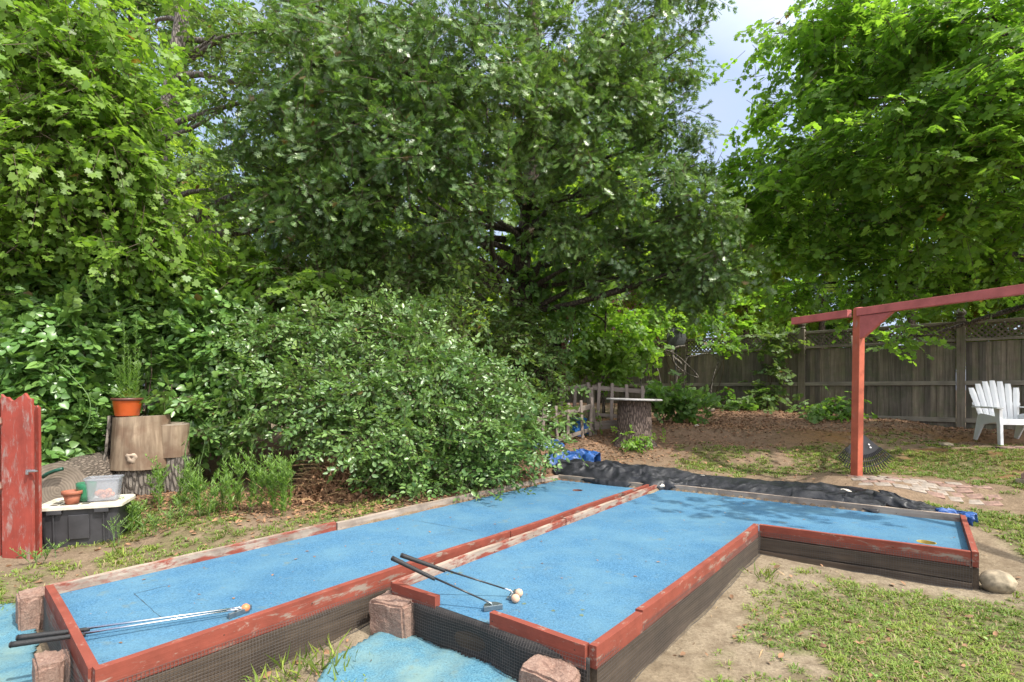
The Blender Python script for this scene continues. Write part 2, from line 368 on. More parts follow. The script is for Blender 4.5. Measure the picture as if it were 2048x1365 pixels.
def sheer(name, c, k, r):
    m = NM(name); m.base(c); m.rough(r); t = m.N('BsdfTransparent'); t.inputs['Color'].default_value = (*[min(1, .6+.4*a) for a in c], 1); ms = m.N('MixShader', Fac=k); m.L(t.outputs[0], ms.inputs[1]); m.L(m.p.outputs[0], ms.inputs[2]); m.L(ms.outputs[0], m.out.inputs['Surface']); return m.mat
M['clear'] = sheer('cloudy_clear_plastic', (.62,.64,.68), .22, .2)
M['green_glass'] = sheer('green_glass', (.06,.30,.16), .42, .08)

L_ = leaf_mat
M['lf_maple'] = L_('bright_maple_leaf', (.135,.235,.034), (.240,.365,.055), (1.6,1.7,.8), .45)
M['lf_maple2'] = L_('deep_maple_leaf', (.120,.235,.036), (.210,.350,.055), (1.8,1.8,.8), .45, .55)
M['lf_oak'] = L_('glossy_oak_leaf', (.085,.162,.038), (.195,.295,.068), (1.6,1.7,.8), .38, .36, 1.0)
M['lf_cherry'] = L_('dark_cherry_leaf', (.095,.160,.045), (.165,.240,.060), (1.6,1.6,.8), .38, .42)
M['lf_vine'] = L_('round_vine_leaf', (.100,.200,.042), (.205,.320,.075), (1.3,1.4,.7), .36, .32, .7)
M['lf_bush'] = L_('small_bush_leaf', (.095,.180,.042), (.195,.290,.072), (1.3,1.4,.7), .38, .34, .9)
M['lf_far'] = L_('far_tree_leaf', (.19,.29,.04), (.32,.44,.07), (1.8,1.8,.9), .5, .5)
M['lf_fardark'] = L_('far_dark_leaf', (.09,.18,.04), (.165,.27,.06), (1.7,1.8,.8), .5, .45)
M['lf_red'] = L_('purple_plum_leaf', (.12,.045,.06), (.24,.10,.11), (1.6,1.2,1.2), .45, .4)
M['lf_weed'] = L_('weed_leaf', (.14,.25,.045), (.23,.36,.07), (1.4,1.5,.8), .5, .35)
M['grass'] = L_('grass_blade', (.12,.175,.028), (.27,.315,.05), (1.2,1.3,.8), .6, .3, .3, (.30,.22,.11))

# ------------------------------------------------------------------ leaf templates (x width, y length, z normal)
def T(v, f): return np.array(v, float), np.array(f, int)
def star_maple():
    ang = [-90, -52, -26, -4, 24, 50, 68, 90, 112, 130, 156, 184, 206, 232]
    rad = [.14, .38, .36, .56, .40, .60, .44, .68, .44, .60, .40, .56, .36, .38]
    v = [(0, .0, 0)]+[(r*cos(radians(a)), r*sin(radians(a)), -.10*r*r*2+ (.05 if abs(cos(radians(a))) > .3 else 0)) for a, r in zip(ang, rad)]
    v = [(x, y+.3, z) for x, y, z in v]; n = len(ang)
    return T(v, [(0, i+1, (i+1) % n+1) for i in range(n)])
def spiky_oak():
    v = []; f = []
    def tri(a, b, c): o = len(v); v.extend([a, b, c]); f.append((o, o+1, o+2))
    tri((-.07, .10, 0), (.07, .10, 0), (0, 1.0, 0)); tri((-.10,.62,0), (.10,.62,0), (0,.15,.01))
    for y, l, up in ((.22, .30, .14), (.42, .42, .26), (.62, .34, .26)):
        for s in (-1, 1):
            tri((0, y-.09, 0), (0, y+.12, 0), (s*l, y+up, .07))
            tri((s*l*.45, y+up*.45-.02, .03), (s*l*.5, y+up*.5+.06, .03), (s*l*.85, y-.02, .06))
    return T(v, f)
def heart():
    o = [(0, .02), (-.28, -.06), (-.44, .18), (-.40, .48), (-.2, .78), (0, 1.0), (.2, .78), (.40, .48), (.44, .18), (.28, -.06)]
    v = [(0, .4, -.07)]+[(x, y, .02+.10*abs(x)) for x, y in o]; n = len(o)
    return T(v, [(0, i+1, (i+1) % n+1) for i in range(n)])
def oval():
    v = [(0,0,0), (-.24,.28,.05), (-.22,.65,.05), (0,1,-.03), (.22,.65,.05), (.24,.28,.05), (0,.5,-.03)]
    return T(v, [(6,0,1),(6,1,2),(6,2,3),(6,3,4),(6,4,5),(6,5,0)])
def narrow():
    v = [(0,0,0), (-.09,.4,.02), (0,1,-.08), (.09,.4,.02)]
    return T(v, [(0,3,1),(1,3,2)])
def kite():
    v = [(0,0,0), (-.33,.42,.06), (0,1,-.05), (.33,.42,.06)]
    return T(v, [(0,2,1),(0,3,2)])
def farclump():                              # three small leaves from one point
    v = []; f = []
    for a in (-55, 5, 62):
        o = len(v); c, s = cos(radians(a)), sin(radians(a))
        for x, y, z in ((0,0,0), (-.20,.42,.05), (0,.95,-.04), (.20,.42,.05)): v.append((x*c-y*s, x*s+y*c, z+a*.0012))
        f += [(o, o+2, o+1), (o, o+3, o+2)]
    return T(v, f)
TM, TO, TH, TV, TN, TK, TF = star_maple(), spiky_oak(), heart(), oval(), narrow(), kite(), farclump()

def leaves(name, P, D, Nn, S, tmpl, mat, parent=None, rnd=None, twigs=None, twig_mat=None, twr=.004):
    tv, tf = tmpl; n = len(P)
    D = nrm(D); Nn = Nn-(Nn*D).sum(-1, keepdims=True)*D; Nn = nrm(Nn); X = np.cross(D, Nn)
    S = np.asarray(S)[:, None, None]
    co = P[:, None, :]+S*(tv[None, :, 0:1]*X[:, None, :]+tv[None, :, 1:2]*D[:, None, :]+tv[None, :, 2:3]*Nn[:, None, :])
    k = len(tv); co = co.reshape(-1, 3); fa = (tf[None]+(np.arange(n)*k)[:, None, None]).reshape(-1, 3)
    if rnd is None: rnd = rng.random(n)
    r = np.repeat(rnd, k); mi = None; mats = [mat]
    if twigs is not None and len(twigs[0]):
        A, B = twigs; m = len(A); d = nrm(B-A); a = nrm(np.cross(d, np.array((.31, .2, .93)))); b = np.cross(d, a)
        rings = []
        for Q, rr in ((A, twr), (B, twr*.4)):
            for q in (0, 2.094, 4.189): rings.append(Q+rr*(cos(q)*a+sin(q)*b))
        tco = np.stack(rings, 1).reshape(-1, 3)
        t6 = np.array([(0,1,4),(0,4,3),(1,2,5),(1,5,4),(2,0,3),(2,3,5)])
        tfa = (t6[None]+(np.arange(m)*6)[:, None, None]).reshape(-1, 3)+len(co)
        mi = np.r_[np.zeros(len(fa)), np.ones(len(tfa))]
        co = np.r_[co, tco]; fa = np.r_[fa, tfa]; r = np.r_[r, np.full(m*6, .5)]; mats = [mat, twig_mat or M['twig']]
    return raw_mesh(name, co, fa, mats, None, False, parent, r, mi)

def blob_sprays(blobs, spacing=1.0, up=.75, droop=.25, out=.5, flat=.6, vb=.45, clump=9, cr=.17):
    """blobs: (centre, (rx,ry,rz), n). returns spray origins, directions, normals, blob tone"""
    O, D, N_, G = [], [], [], []
    for c, r, n in blobs:
        n = int(n*spacing); r = np.array(r)
        u = nrm(rng.normal(size=(n, 3))); t = rng.random((n, 1))**vb
        lump = 1+.35*(fbm(u[:, 0]*2.1+c[0]*3, u[:, 1]*2.1+u[:, 2]*2.3+c[2]*5, 3, 11)-.5)[:, None]*2
        p = np.array(c)+u*r*t*lump
        tone = rng.random(n)*.3
        if clump and n > clump*2:                # sprays gather on sub-boughs, leaving gaps between
            m = max(3, n//clump); k = rng.integers(0, m, n); q_ = p[:m][k]+rng.normal(size=(n, 3))*cr*np.array((1.15, 1.15, .65)); u = nrm(u[:m][k]+u*.6); p = np.where(rng.random((n, 1)) < .82, q_, p); tone = tone[:m][k]
        d = u*out+rng.normal(size=(n, 3))*.5; d[:, 2] = d[:, 2]*flat-droop
        nn = np.array((0, 0, up))+u*.35+rng.normal(size=(n, 3))*.32
        O.append(p); D.append(nrm(d)); N_.append(nrm(nn)); G.append(np.full(n, rng.random()*.2)+tone+rng.random(n)*.12)
    return np.concatenate(O), np.concatenate(D), np.concatenate(N_), np.concatenate(G)
def spray_leaves(O, D, N_, G, k, length, size, tmpl, mat, name='crown', parent=None, spread=.9, jit=.35, twig=True, twig_mat=None, twr=.004, svar=.3, ang=.9, clipf=None):
    if clipf is not None:
        m = clipf(O); O, D, N_, G = O[m], D[m], N_[m], G[m]
    n = len(O); N_ = nrm(N_-(N_*D).sum(-1, keepdims=True)*D); S = np.cross(D, N_)
    ln = length*(.7+.6*rng.random((n, 1)))
    t = (np.arange(k)+.6)/k; t = t[None, :]+rng.normal(size=(n, k))*.05
    side = np.where(np.arange(k) % 2 == 0, 1, -1)[None, :]*np.ones((n, 1)); side[:, -1] = 0
    sag = -.18*ln*t**2
    P = O[:, None]+D[:, None]*(ln*t)[..., None]+S[:, None]*(side*size*.12*spread)[..., None]; P[..., 2] += sag
    a = ang*side+rng.normal(size=(n, k))*.25
    dd = D[:, None]*np.cos(a)[..., None]+S[:, None]*np.sin(a)[..., None]; dd[..., 2] -= .25*rng.random((n, k))
    nn = N_[:, None]+rng.normal(size=(n, k, 3))*jit
    sz = size*(1-svar+2*svar*rng.random((n, k)))
    r = np.clip(G[:, None]+rng.random((n, k))*.5-.02, 0, .97); r[rng.random((n, k)) > .996] = 1
    tw = None
    if twig:
        B = O+D*ln; B[:, 2] -= .18*ln[:, 0]; tw = (O-D*ln*.3, B)
    return leaves(name, P.reshape(-1, 3), dd.reshape(-1, 3), nn.reshape(-1, 3), sz.ravel(), tmpl, mat, parent, r.ravel(), tw, twig_mat, twr)
def limb(mb, a, b, r0, r1, n=7, wob=.08, sides=7, sag=0):
    a = Vector([float(q) for q in a]); b = Vector([float(q) for q in b]); L0 = (b-a).length; pts = []; ph = random.random()*6
    for i in range(n+1):
        t = i/n; p = a.lerp(b, t)+Vector((sin(ph+t*5)*wob*L0*.5, cos(ph*1.7+t*4)*wob*L0*.5, sin(ph+t*3.3)*wob*L0*.35-sag*sin(pi*t)))*min(1, t*4)*(1 if t < 1 else .6)
        pts.append(p)
    mb.tube(pts, [r0+(r1-r0)*(i/n) for i in range(n+1)], sides, bump=.12); return pts
def tree(name, label, cat, base, trunk_pts, r0, r1, blobs, crown_kw, mat, barkm, group=None, spkw={}, limb_r=.05, wood='trunk', extra=None, sub=True):
    e = empty(name, base, 0, label, cat, group); mb = MB(); off = Vector([float(b) for b in base])
    pts = [Vector([float(q) for q in p])-off for p in trunk_pts]; n = len(pts)
    fine = []                                 # resample
    for i in range(n-1):
        for j in range(4):
            t = j/4; fine.append(pts[i].lerp(pts[i+1], t)+Vector((random.uniform(-1, 1), random.uniform(-1, 1), 0))*r0*.12*(i+j > 0))
    fine.append(pts[-1]); k = len(fine)
    rad = [r0+(r1-r0)*i/(k-1) for i in range(k)]; rad[0] *= 1.35; rad[1] *= 1.1
    mb.tube(fine, rad, 12, bump=.10)
    for c, r, nn in blobs:
        c = Vector([float(q) for q in c])-off
        j = min(range(k), key=lambda i: (fine[i]-c).length+1.2*max(0, fine[i].z-c.z+.3)+ (3 if i < k*.25 else 0))
        P = limb(mb, fine[j], c, max(min(rad[j]*.5, limb_r), .018), .012, 6, .12)
        if sub:
            for q in range(4):
                s = random.choice(P[2:]); d = Vector((random.gauss(0, 1)*r[0], random.gauss(0, 1)*r[1], random.gauss(0, .8)*r[2]))*.32
                limb(mb, s, c+d, .014, .005, 4, .12, 5)
    if extra: extra(mb, off)
    mb.build(wood, barkm, e, smooth=True)
    O, D, N_, G = blob_sprays(blobs, **spkw)
    spray_leaves(O, D, N_, G, mat=mat, parent=e, **crown_kw)
    return e
def B(px, py, d, r, n, ry=None, rz=None): return (tuple(W(px, py, d)), (r, ry or r*.9, rz or r*.75), n)

# ================================================================== SETTING: ground
def axis(a, b, fine0, fine1, h, grow=1.18):
    xs = list(np.arange(fine0, fine1, h)); s = h; x = fine0
    lo = []
    while x > a: s *= grow; x -= s; lo.append(x)
    s = h; x = xs[-1]; hi = []
    while x < b: s *= grow; x += s; hi.append(x)
    return np.array(lo[::-1]+xs+hi)
gx = axis(-400, 400, -5.2, 8.6, .05); gy = axis(-400, 400, 1.6, 13.0, .05)
X, Y = np.meshgrid(gx, gy, indexing='ij'); Z = ground(X, Y)
DP = np.minimum(sdist(X, Y, LP), sdist(X, Y, RP))
def softdisc(x, y, cx, cy, r, s=.35): return sstep(r*(1+s), r*(1-s), np.hypot(x-cx, y-cy))
GRASS = [(2.4,3.95,.4,.75),(1.75,3.3,.5,.7),(1.2,2.6,.35,.55),(3.2,3.0,.5,.9),(3.7,3.2,.35,.8),(-2.0,4.1,.5,.7),(-2.9,4.1,.4,.6),(-1.3,5.2,.4,.6),(2.4,2.6,1.15,1.0),(3.4,2.4,.9,1.0),(1.5,2.2,.55,.8),(2.4,3.55,.45,.6),(3.0,3.1,.6,.9),(4.9,4.2,.9,1.2),(4.3,5.0,.45,1.0),(5.6,5.6,.7,.6),(-3.0,3.75,.6,.65),(-2.4,4.35,.6,.75),(-1.7,5.0,.5,.75),(-1.1,5.65,.4,.55),(-.3,6.4,.3,.4),
 (-3.3,5.0,.65,.9),(-3.6,3.3,.5,.8),(3.0,7.2,.8,.8),(4.3,7.2,.8,.85),(5.4,7.0,.9,.95),(6.4,6.6,1.0,.9),(2.6,7.9,.5,.35),(7.4,7.2,.8,.5),(-.75,2.28,.28,.8),(-1.0,2.12,.2,.6),(-4.3,5.0,.6,.8),(6.1,8.2,.8,.45),(.4,1.6,.4,.6),(1.5,7.6,.25,.4)]
CARP = [np.array(p) for p in ((-.95,2.1),(-.62,3.0),(-.40,3.0),(.30,2.2),(.4,1.5),(-.8,1.4))]
def grassd(x, y):
    d = 0
    for cx, cy, r, a in GRASS: d = np.maximum(d, a*softdisc(x, y, cx, cy, r))
    n = .045+.45*fbm(x*2.2, y*2.2, 3, 21)+.55*fbm(x*6.5, y*6.5, 3, 22); k = sstep(.80-.38*np.clip(d, 0, 1.3), .87-.38*np.clip(d, 0, 1.3), n+.10)
    dp = np.minimum(sdist(x, y, LP), sdist(x, y, RP)); nearL = sstep(.02, .06, sdist(x, y, LP))
    dr = sstep(.10, .42, sdist(x, y, RP))
    return np.clip(d, 0, 1)*k*nearL*dr*(dp > .02)
gd = grassd(X, Y)
sand = np.array((.20,.155,.102)); pale = np.array((.30,.25,.18)); litter = np.array((.17,.095,.062)); soilc = np.array((.15,.105,.07)); gcol = np.array((.11,.12,.04)); moss = np.array((.22,.11,.028)); brownfl = np.array((.20,.135,.09))
n1 = fbm(X*1.3, Y*1.3, 5, 31)[..., None]; n2 = fbm(X*4, Y*4, 4, 41)[..., None]
C = sand*(1-n1)+pale*n1
lw = np.clip(np.maximum.reduce([softdisc(X, Y, 5.0, 10.2, 2.3, .4), softdisc(X, Y, 3.2, 9.8, 2.2, .4), softdisc(X, Y, 1.5, 9.0, 1.5, .5)*.9, sstep(12.2, 14, Y), softdisc(X, Y, -1.8, 6.6, 1.7, .25), softdisc(X, Y, -.2, 7.3, 1.2, .3), softdisc(X, Y, -4.4, 7.0, 2.4, .35), softdisc(X, Y, 7.6, 9.2, 1.4, .4)*.8]), 0, 1)[..., None]
lw = np.clip(lw*(.55+.9*n2), 0, 1); C = C*(1-lw)+(litter*(.6+.8*n2))*lw
bl = (np.maximum.reduce([softdisc(X, Y, 4.4, 7.6, 2.8, .4), softdisc(X, Y, -2.6, 4.7, 1.5, .4)*.75, softdisc(X, Y, 1.8, 7.8, 1.4, .4)])[..., None])*(.35+.7*n1); bl = np.clip(bl, 0, .85); C = C*(1-bl)+(brownfl*(.8+.5*n2))*bl  # browner ground tone on back lawn, left strip and around the stump
mw = np.maximum(softdisc(X, Y, 5.9, 7.9, 1.5, .5), softdisc(X, Y, 6.2, 6.2, .8, .5)*.8)[..., None]*sstep(.42, .58, fbm(X*1.9, Y*1.9, 4, 51))[..., None]; C = C*(1-mw*.75)+moss*mw*.75
gw = np.clip(gd, 0, 1)[..., None]*.7; C = C*(1-gw)+gcol*gw
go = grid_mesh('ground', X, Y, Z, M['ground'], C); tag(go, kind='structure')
gsub = sstep(.5, .0, 0)

# grass as real blades
def scatter(n, x0, x1, y0, y1): return rng.uniform(x0, x1, n), rng.uniform(y0, y1, n)
def grass_patch(n, x0, x1, y0, y1, h, wd, sp=.022):
    m = n//11; cx, cy = scatter(m, x0, x1, y0, y1); g = grassd(cx, cy); k = rng.random(m) < g*(.42+1.15*fbm(cx*7, cy*7, 2, 77))+.006*(sdist(cx, cy, LP) > .1)*(sdist(cx, cy, RP) > .1); cx, cy = cx[k], cy[k]; m = len(cx)
    big = .55+.9*rng.random(m)**1.5; j = np.repeat(np.arange(m), 11); a = rng.random(len(j))*2*pi; q = sp*np.sqrt(rng.random(len(j)))*big[j]
    x = cx[j]+q*np.cos(a); y = cy[j]+q*np.sin(a); k = np.minimum(sdist(x, y, LP), sdist(x, y, RP)) > .03
    return x[k], y[k], (h*big[j])[k], np.full(k.sum(), wd), (a+rng.normal(size=len(j))*.5)[k], (rng.random(m)*.3)[j][k]
gp = [grass_patch(105000, .9, 4.6, 1.6, 4.3, .034, .0058), grass_patch(80000, -4.8, .3, 3.2, 6.6, .044, .006), grass_patch(65000, 4.0, 6.5, 3.2, 6.2, .045, .007), grass_patch(90000, 2.0, 8.3, 6.2, 9.2, .040, .0075), grass_patch(9000, -1.4, -.4, 1.9, 2.6, .06, .006), grass_patch(5000, -4.2, -2.7, 2.8, 3.6, .05, .006)]
gxx, gyy, hh, ww, az_, tone_ = [np.concatenate([g[i] for g in gp]) for i in range(6)]
n = len(gxx); hh = hh*(.5+.8*rng.random(n)); lean = .5+.9*rng.random(n)
d = np.stack([np.cos(az_), np.sin(az_), 0*az_], -1); s = np.stack([-np.sin(az_), np.cos(az_), 0*az_], -1)
p = np.stack([gxx, gyy, ground(gxx, gyy)-.004], -1); up = np.array((0, 0, 1.0))
mid = p+up*(hh*.5)[:, None]+d*(hh*lean*.35)[:, None]; tip = p+up*(hh*(.85-.45*lean))[:, None]+d*(hh*lean)[:, None]
co = np.stack([p-s*ww[:, None]/2, p+s*ww[:, None]/2, mid+s*ww[:, None]*.45, mid-s*ww[:, None]*.45, tip], 1).reshape(-1, 3)
fa = (np.array([(0,1,2),(0,2,3),(3,2,4)])[None]+(np.arange(n)*5)[:, None, None]).reshape(-1, 3)
rr = np.clip(fbm(gxx*2, gyy*2, 3, 71)*.8+tone_+rng.random(n)*.25-.2, 0, .95); rr[rng.random(n) > .84] = 1
tag(raw_mesh('grass', co, fa, M['grass'], rnd=np.repeat(rr, 5)), 'thin patchy green grass growing in the sandy yard', 'grass', kind='stuff')

# clover and small broad leaved weeds among the grass
cx, cy = scatter(26000, -4.6, 7.5, 1.7, 8.8); k = rng.random(len(cx)) < grassd(cx, cy)*.5; cx, cy = cx[k], cy[k]; n = len(cx); D = rng.normal(size=(n, 3)); D[:, 2] = .25
tag(leaves('ground_weeds', np.stack([cx, cy, ground(cx, cy)+.006], -1), D, rng.normal(size=(n, 3))*.35+up, .012+.018*rng.random(n), TV, M['lf_weed']), 'small broad leaved weeds and clover mixed into the grass', 'weeds', kind='stuff')
# dead leaves lying about
def litter_pts(n, cx, cy, rx, ry):
    u = rng.normal(size=(n, 2))*.5; x = cx+u[:, 0]*rx; y = cy+u[:, 1]*ry
    k = (sdist(x, y, LP) > .04) & (sdist(x, y, RP) > .04); return x[k], y[k]
lp = [litter_pts(5200, 4.8, 10.2, 2.6, 1.7), litter_pts(2600, 3.0, 9.8, 2.0, 1.6), litter_pts(1400, 1.2, 8.2, 1.4, 1.1), litter_pts(3000, -2.0, 5.4, 1.9, .7), litter_pts(1600, -.6, 6.5, 1.3, .5), litter_pts(900, -3.7, 5.5, 1.2, .8), litter_pts(700, 3.2, 7.2, 3, 1.3), litter_pts(420, -1.8, 4.5, 2.2, 1.6), litter_pts(260, 2.2, 3.1, 2, 1.3), litter_pts(200, -.6, 2.6, 1.4, .8), litter_pts(1200, 7.2, 9.0, 1.8, 1)]
lx = np.concatenate([a[0] for a in lp]); ly = np.concatenate([a[1] for a in lp]); n = len(lx)
P = np.stack([lx, ly, ground(lx, ly)+.004+.012*rng.random(n)], -1)
D = rng.normal(size=(n, 3)); D[:, 2] *= .25; N_ = rng.normal(size=(n, 3))*.5+up
tag(leaves('dead_leaves', P, D, N_, .022+.035*rng.random(n), TV, M['dead_leaf']), 'brown dead leaves scattered over the ground', 'leaf litter', kind='stuff')
n = 2600; lx, ly = scatter(n, -4, 7.6, 1.9, 10.5); k = (sdist(lx, ly, LP) > .03) & (sdist(lx, ly, RP) > .03); lx, ly = lx[k], ly[k]; n = len(lx)
P = np.stack([lx, ly, ground(lx, ly)+.004], -1); D = rng.normal(size=(n, 3)); D[:, 2] *= .08
tag(leaves('twig_litter', P, D, np.tile(up, (n, 1)), .03+.10*rng.random(n)**2, (TN[0]*np.array((.35, 1, 1)), TN[1]), M['straw']), 'dry twigs and straw bits lying on the sandy ground', 'twigs', kind='stuff')

# ================================================================== PUTTING PLATFORMS
def boardobj(name, a, b, z0, z1, th, mat, parent, off=0, bevel=.003, warp=.007, ext=0):
    a = np.array(a); b = np.array(b); e = b-a; Ln = float(np.hypot(*e)); rz = atan2(e[1], e[0]); nrm_ = np.array((e[1], -e[0]))/Ln
    a = a+nrm_*off; n = max(2, int(Ln/.12)); mb = MB(); vs = []; ph = random.random()*9
    for i in range(n+1):
        x = -ext+(Ln+2*ext)*i/n; dz = (vn(x*1.3+ph, ph)-.5)*warp*2; dy = (vn(x*1.1+ph, 3+ph)-.5)*warp*2
        vs += [(x, -th/2+dy, z0), (x, th/2+dy, z0), (x, th/2+dy, z1+dz+random.uniform(-.0012, .0012)), (x, -th/2+dy, z1+dz+random.uniform(-.0012, .0012))]
    fs = [(i*4+j, (i+1)*4+j, (i+1)*4+(j+1) % 4, i*4+(j+1) % 4) for i in range(n) for j in range(4)]
    fs = [f[::-1] for f in fs]+[(0,1,2,3)[::-1] if False else (3,2,1,0)[::-1], (n*4+3, n*4+2, n*4+1, n*4)]
    mb.add(vs, fs)
    if name == 'rail':
        for i in range(int(Ln/.45)+1):
            for sy_ in (-1, 1):
                x = .04+i*.45+random.uniform(-.03, .03)
                if x < Ln-.02: mb.lathe([(.0042, -.0008), (.0038, .0012)], 8, (0, 0, 0)); k_ = len(mb.v)-16; zz = z1-.03-random.random()*.02; mb.v[k_:] = [(x+p[0], sy_*(th/2+warp*.45+p[2]), zz+p[1]) for p in mb.v[k_:]]; mb.m[-10:] = [1]*10
    o = mb.build(name, [mat, M['nail']], parent, bevel=bevel, loc=(a[0], a[1], 0), rz=rz, world=True); return o
def skirt(a, b, parent, depth, fab=True, off=.03, cell=.0155, wv=.012, zt=None):
    """garden mesh on the outer side of edge a->b (outer = right of travel)"""
    a = np.array(a); b = np.array(b); e = b-a; Ln = float(np.hypot(*e)); t = e/Ln; nn = np.array((t[1], -t[0])); zt = zt or RT-.055
    def pt(u, v):                              # u along, v down
        p = a+t*u+nn*(off+wv*(.4+2.2*(vn(u*3.1, v*6+Ln, 5)-.35))*min(1, v/.04+.15)+ (.05*max(0, v/depth-.6)*vn(u*2, 1.2, 8)))
        g = gz(p[0], p[1]); z = max(zt-v*(1+.06*sin(u*5)), g+.002)
        return (p[0], p[1], z)
    nu = int(Ln/cell); nv = int(depth/cell); U = np.arange(nu+1)*cell; V = np.arange(nv+1)*cell
    uu, vv = np.meshgrid(U, V, indexing='ij')
    def field(uu, vv, o=0):
        q = off+o+wv*(.4+2.2*(vn(uu*3.1, vv*6+Ln, 5)-.35))*np.minimum(1, vv/.04+.15)+.05*np.maximum(0, vv/depth-.6)*vn(uu*2, np.full(uu.shape, 1.2), 8)
        x = a[0]+t[0]*uu+nn[0]*q; y = a[1]+t[1]*uu+nn[1]*q; z = np.maximum(zt-vv*(1+.06*np.sin(uu*5)), ground(x, y)+.003)
        return np.stack([x, y, z], -1)
    Pn = field(uu, vv); r = .00105; segs = []
    A1 = Pn[:-1].reshape(-1, 3); B1 = Pn[1:].reshape(-1, 3); A2 = Pn[:, :-1].reshape(-1, 3); B2 = Pn[:, 1:].reshape(-1, 3)
    A = np.r_[A1, A2]; Bq = np.r_[B1, B2]; k = np.linalg.norm(Bq-A, axis=1) > 1e-3; A, Bq = A[k], Bq[k]
    d = nrm(Bq-A); s1 = nrm(np.cross(d, np.array((nn[0], nn[1], .01)))); s2 = np.array((nn[0], nn[1], 0.))
    co = np.stack([A+r*s1, A+s2*r, A-r*s1, Bq+r*s1, Bq+s2*r, Bq-r*s1], 1).reshape(-1, 3)
    f6 = np.array([(0,1,4,3),(1,2,5,4)])
    fa = (f6[None]+(np.arange(len(A))*6)[:, None, None]).reshape(-1, 4)
    raw_mesh('mesh_skirt', co, fa, M['mesh'], parent=parent)
    if fab:                                   # dark weed fabric behind it, wrinkled, real thickness
        U = np.linspace(0, Ln, int(Ln/.03)); V = np.linspace(0, depth, 9); uu, vv = np.meshgrid(U, V, indexing='ij'); Pf = field(uu, vv, -.016+0*uu); Pf[..., 2] = np.maximum(Pf[..., 2], ground(Pf[..., 0], Pf[..., 1])-.01)
        n_, m_ = uu.shape; i = np.arange(n_*m_).reshape(n_, m_); q = np.stack([i[:-1, :-1], i[1:, :-1], i[1:, 1:], i[:-1, 1:]], -1).reshape(-1, 4)
        o = raw_mesh('fabric_skirt', Pf.reshape(-1, 3), q, M['fabric'], None, True, parent); md = o.modifiers.new('thick', 'SOLIDIFY'); md.thickness = .002

def carpet_obj(poly, parent, holes, mat, hole_mat, seams=()):
    xs = [p[0] for p in poly]; ys = [p[1] for p in poly]; c = np.mean(poly, 0)
    mb = MB(); n = len(poly)
    vs = [(p[0], p[1], SF) for p in poly]
    import bmesh
    bm = bmesh.new(); outer = [bm.verts.new(v) for v in vs]; ed = [bm.edges.new((outer[i], outer[(i+1) % n])) for i in range(n)]
    for hx, hy, hr in holes:
        rv = [bm.verts.new((hx+hr*cos(2*pi*i/28), hy+hr*sin(2*pi*i/28), SF)) for i in range(28)]; ed += [bm.edges.new((rv[i], rv[(i+1) % 28])) for i in range(28)]
    bmesh.ops.triangle_fill(bm, use_beauty=True, edges=ed, normal=(0, 0, 1))
    for f in list(bm.faces):
        ce = f.calc_center_median()
        if any(math.hypot(ce.x-h[0], ce.y-h[1]) < h[2]*.9 for h in holes): bm.faces.remove(f)
        elif f.normal.z < 0: f.normal_flip()
    me = bpy.data.meshes.new('carpet'); bm.to_mesh(me); bm.free(); me.materials.append(mat)
    o = bpy.data.objects.new('carpet', me); COL.objects.link(o); o.parent = parent; o.location = -parent.location
    for hx, hy, hr in holes:
        m = MB(); m.lathe([(hr+.004, .0015), (hr-.001, .0015), (hr-.003, -.028), (.001, -.028)], 28, (hx, hy, SF)); m.f = m.f[:-2]; m.m = m.m[:-2]; m.build('cup', hole_mat, parent, world=True)
inset = lambda P_, k: P_
# ---- left lane
lg = empty('putting_green', (-.5, 4.6, 0), 0, 'long narrow blue carpeted putting lane with red and bare pale wood rails', 'putting green')
hL = WZ(1155, 981, SF); carpet_obj(LP, lg, [(hL[0], hL[1], .055)], M['carpet'], M['cup_brown'])
def seg(a, b, t0, t1): return a+(b-a)*t0, a+(b-a)*t1
m_half = wood_mat('half_stripped_rail', (.26,.20,.16), (.50,.42,.34), paint=RED, pth=(.45,.55), stain=(.13,.09,.07))
s0, s1 = seg(LA, LD, 0, .36); boardobj('rail', s0, s1, .05, RT, .04, m_half, lg)['label'] = 'rail half stripped of its red paint'
s0, s1 = seg(LA, LD, .361, 1); boardobj('rail', s0, s1, .05, RT-.004, .045, M['rail_worn'], lg)['label'] = 'bare weathered pale rail'
boardobj('rail', LB, LA, .12, RT-.004, .036, M['rail_red'], lg, ext=-.02)
boardobj('rail', LD, LC, .12, RT, .036, M['rail_worn'], lg, ext=-.02)
s0, s1 = seg(LB, LC, 0, .50); boardobj('rail', s0, s1, RT-.105, RT, .038, M['rail_red'], lg)
s0, s1 = seg(LB, LC, .501, 1); boardobj('rail', s0, s1, RT-.105, RT-.003, .038, M['rail_red'], lg)
boardobj('side_board', LB, LC, .0, RT-.108, .036, M['dark_wood'], lg, ext=-.01)
boardobj('side_board', LA, LB, -.02, .118, .034, M['dark_wood'], lg, ext=-.01)
s0, s1 = seg(LB, LC, 0, .42); skirt(s0, s1, lg, .26, fab=False, zt=RT-.075, off=.028, wv=.014)
skirt(LA, LB, lg, .2, fab=False, off=.025)
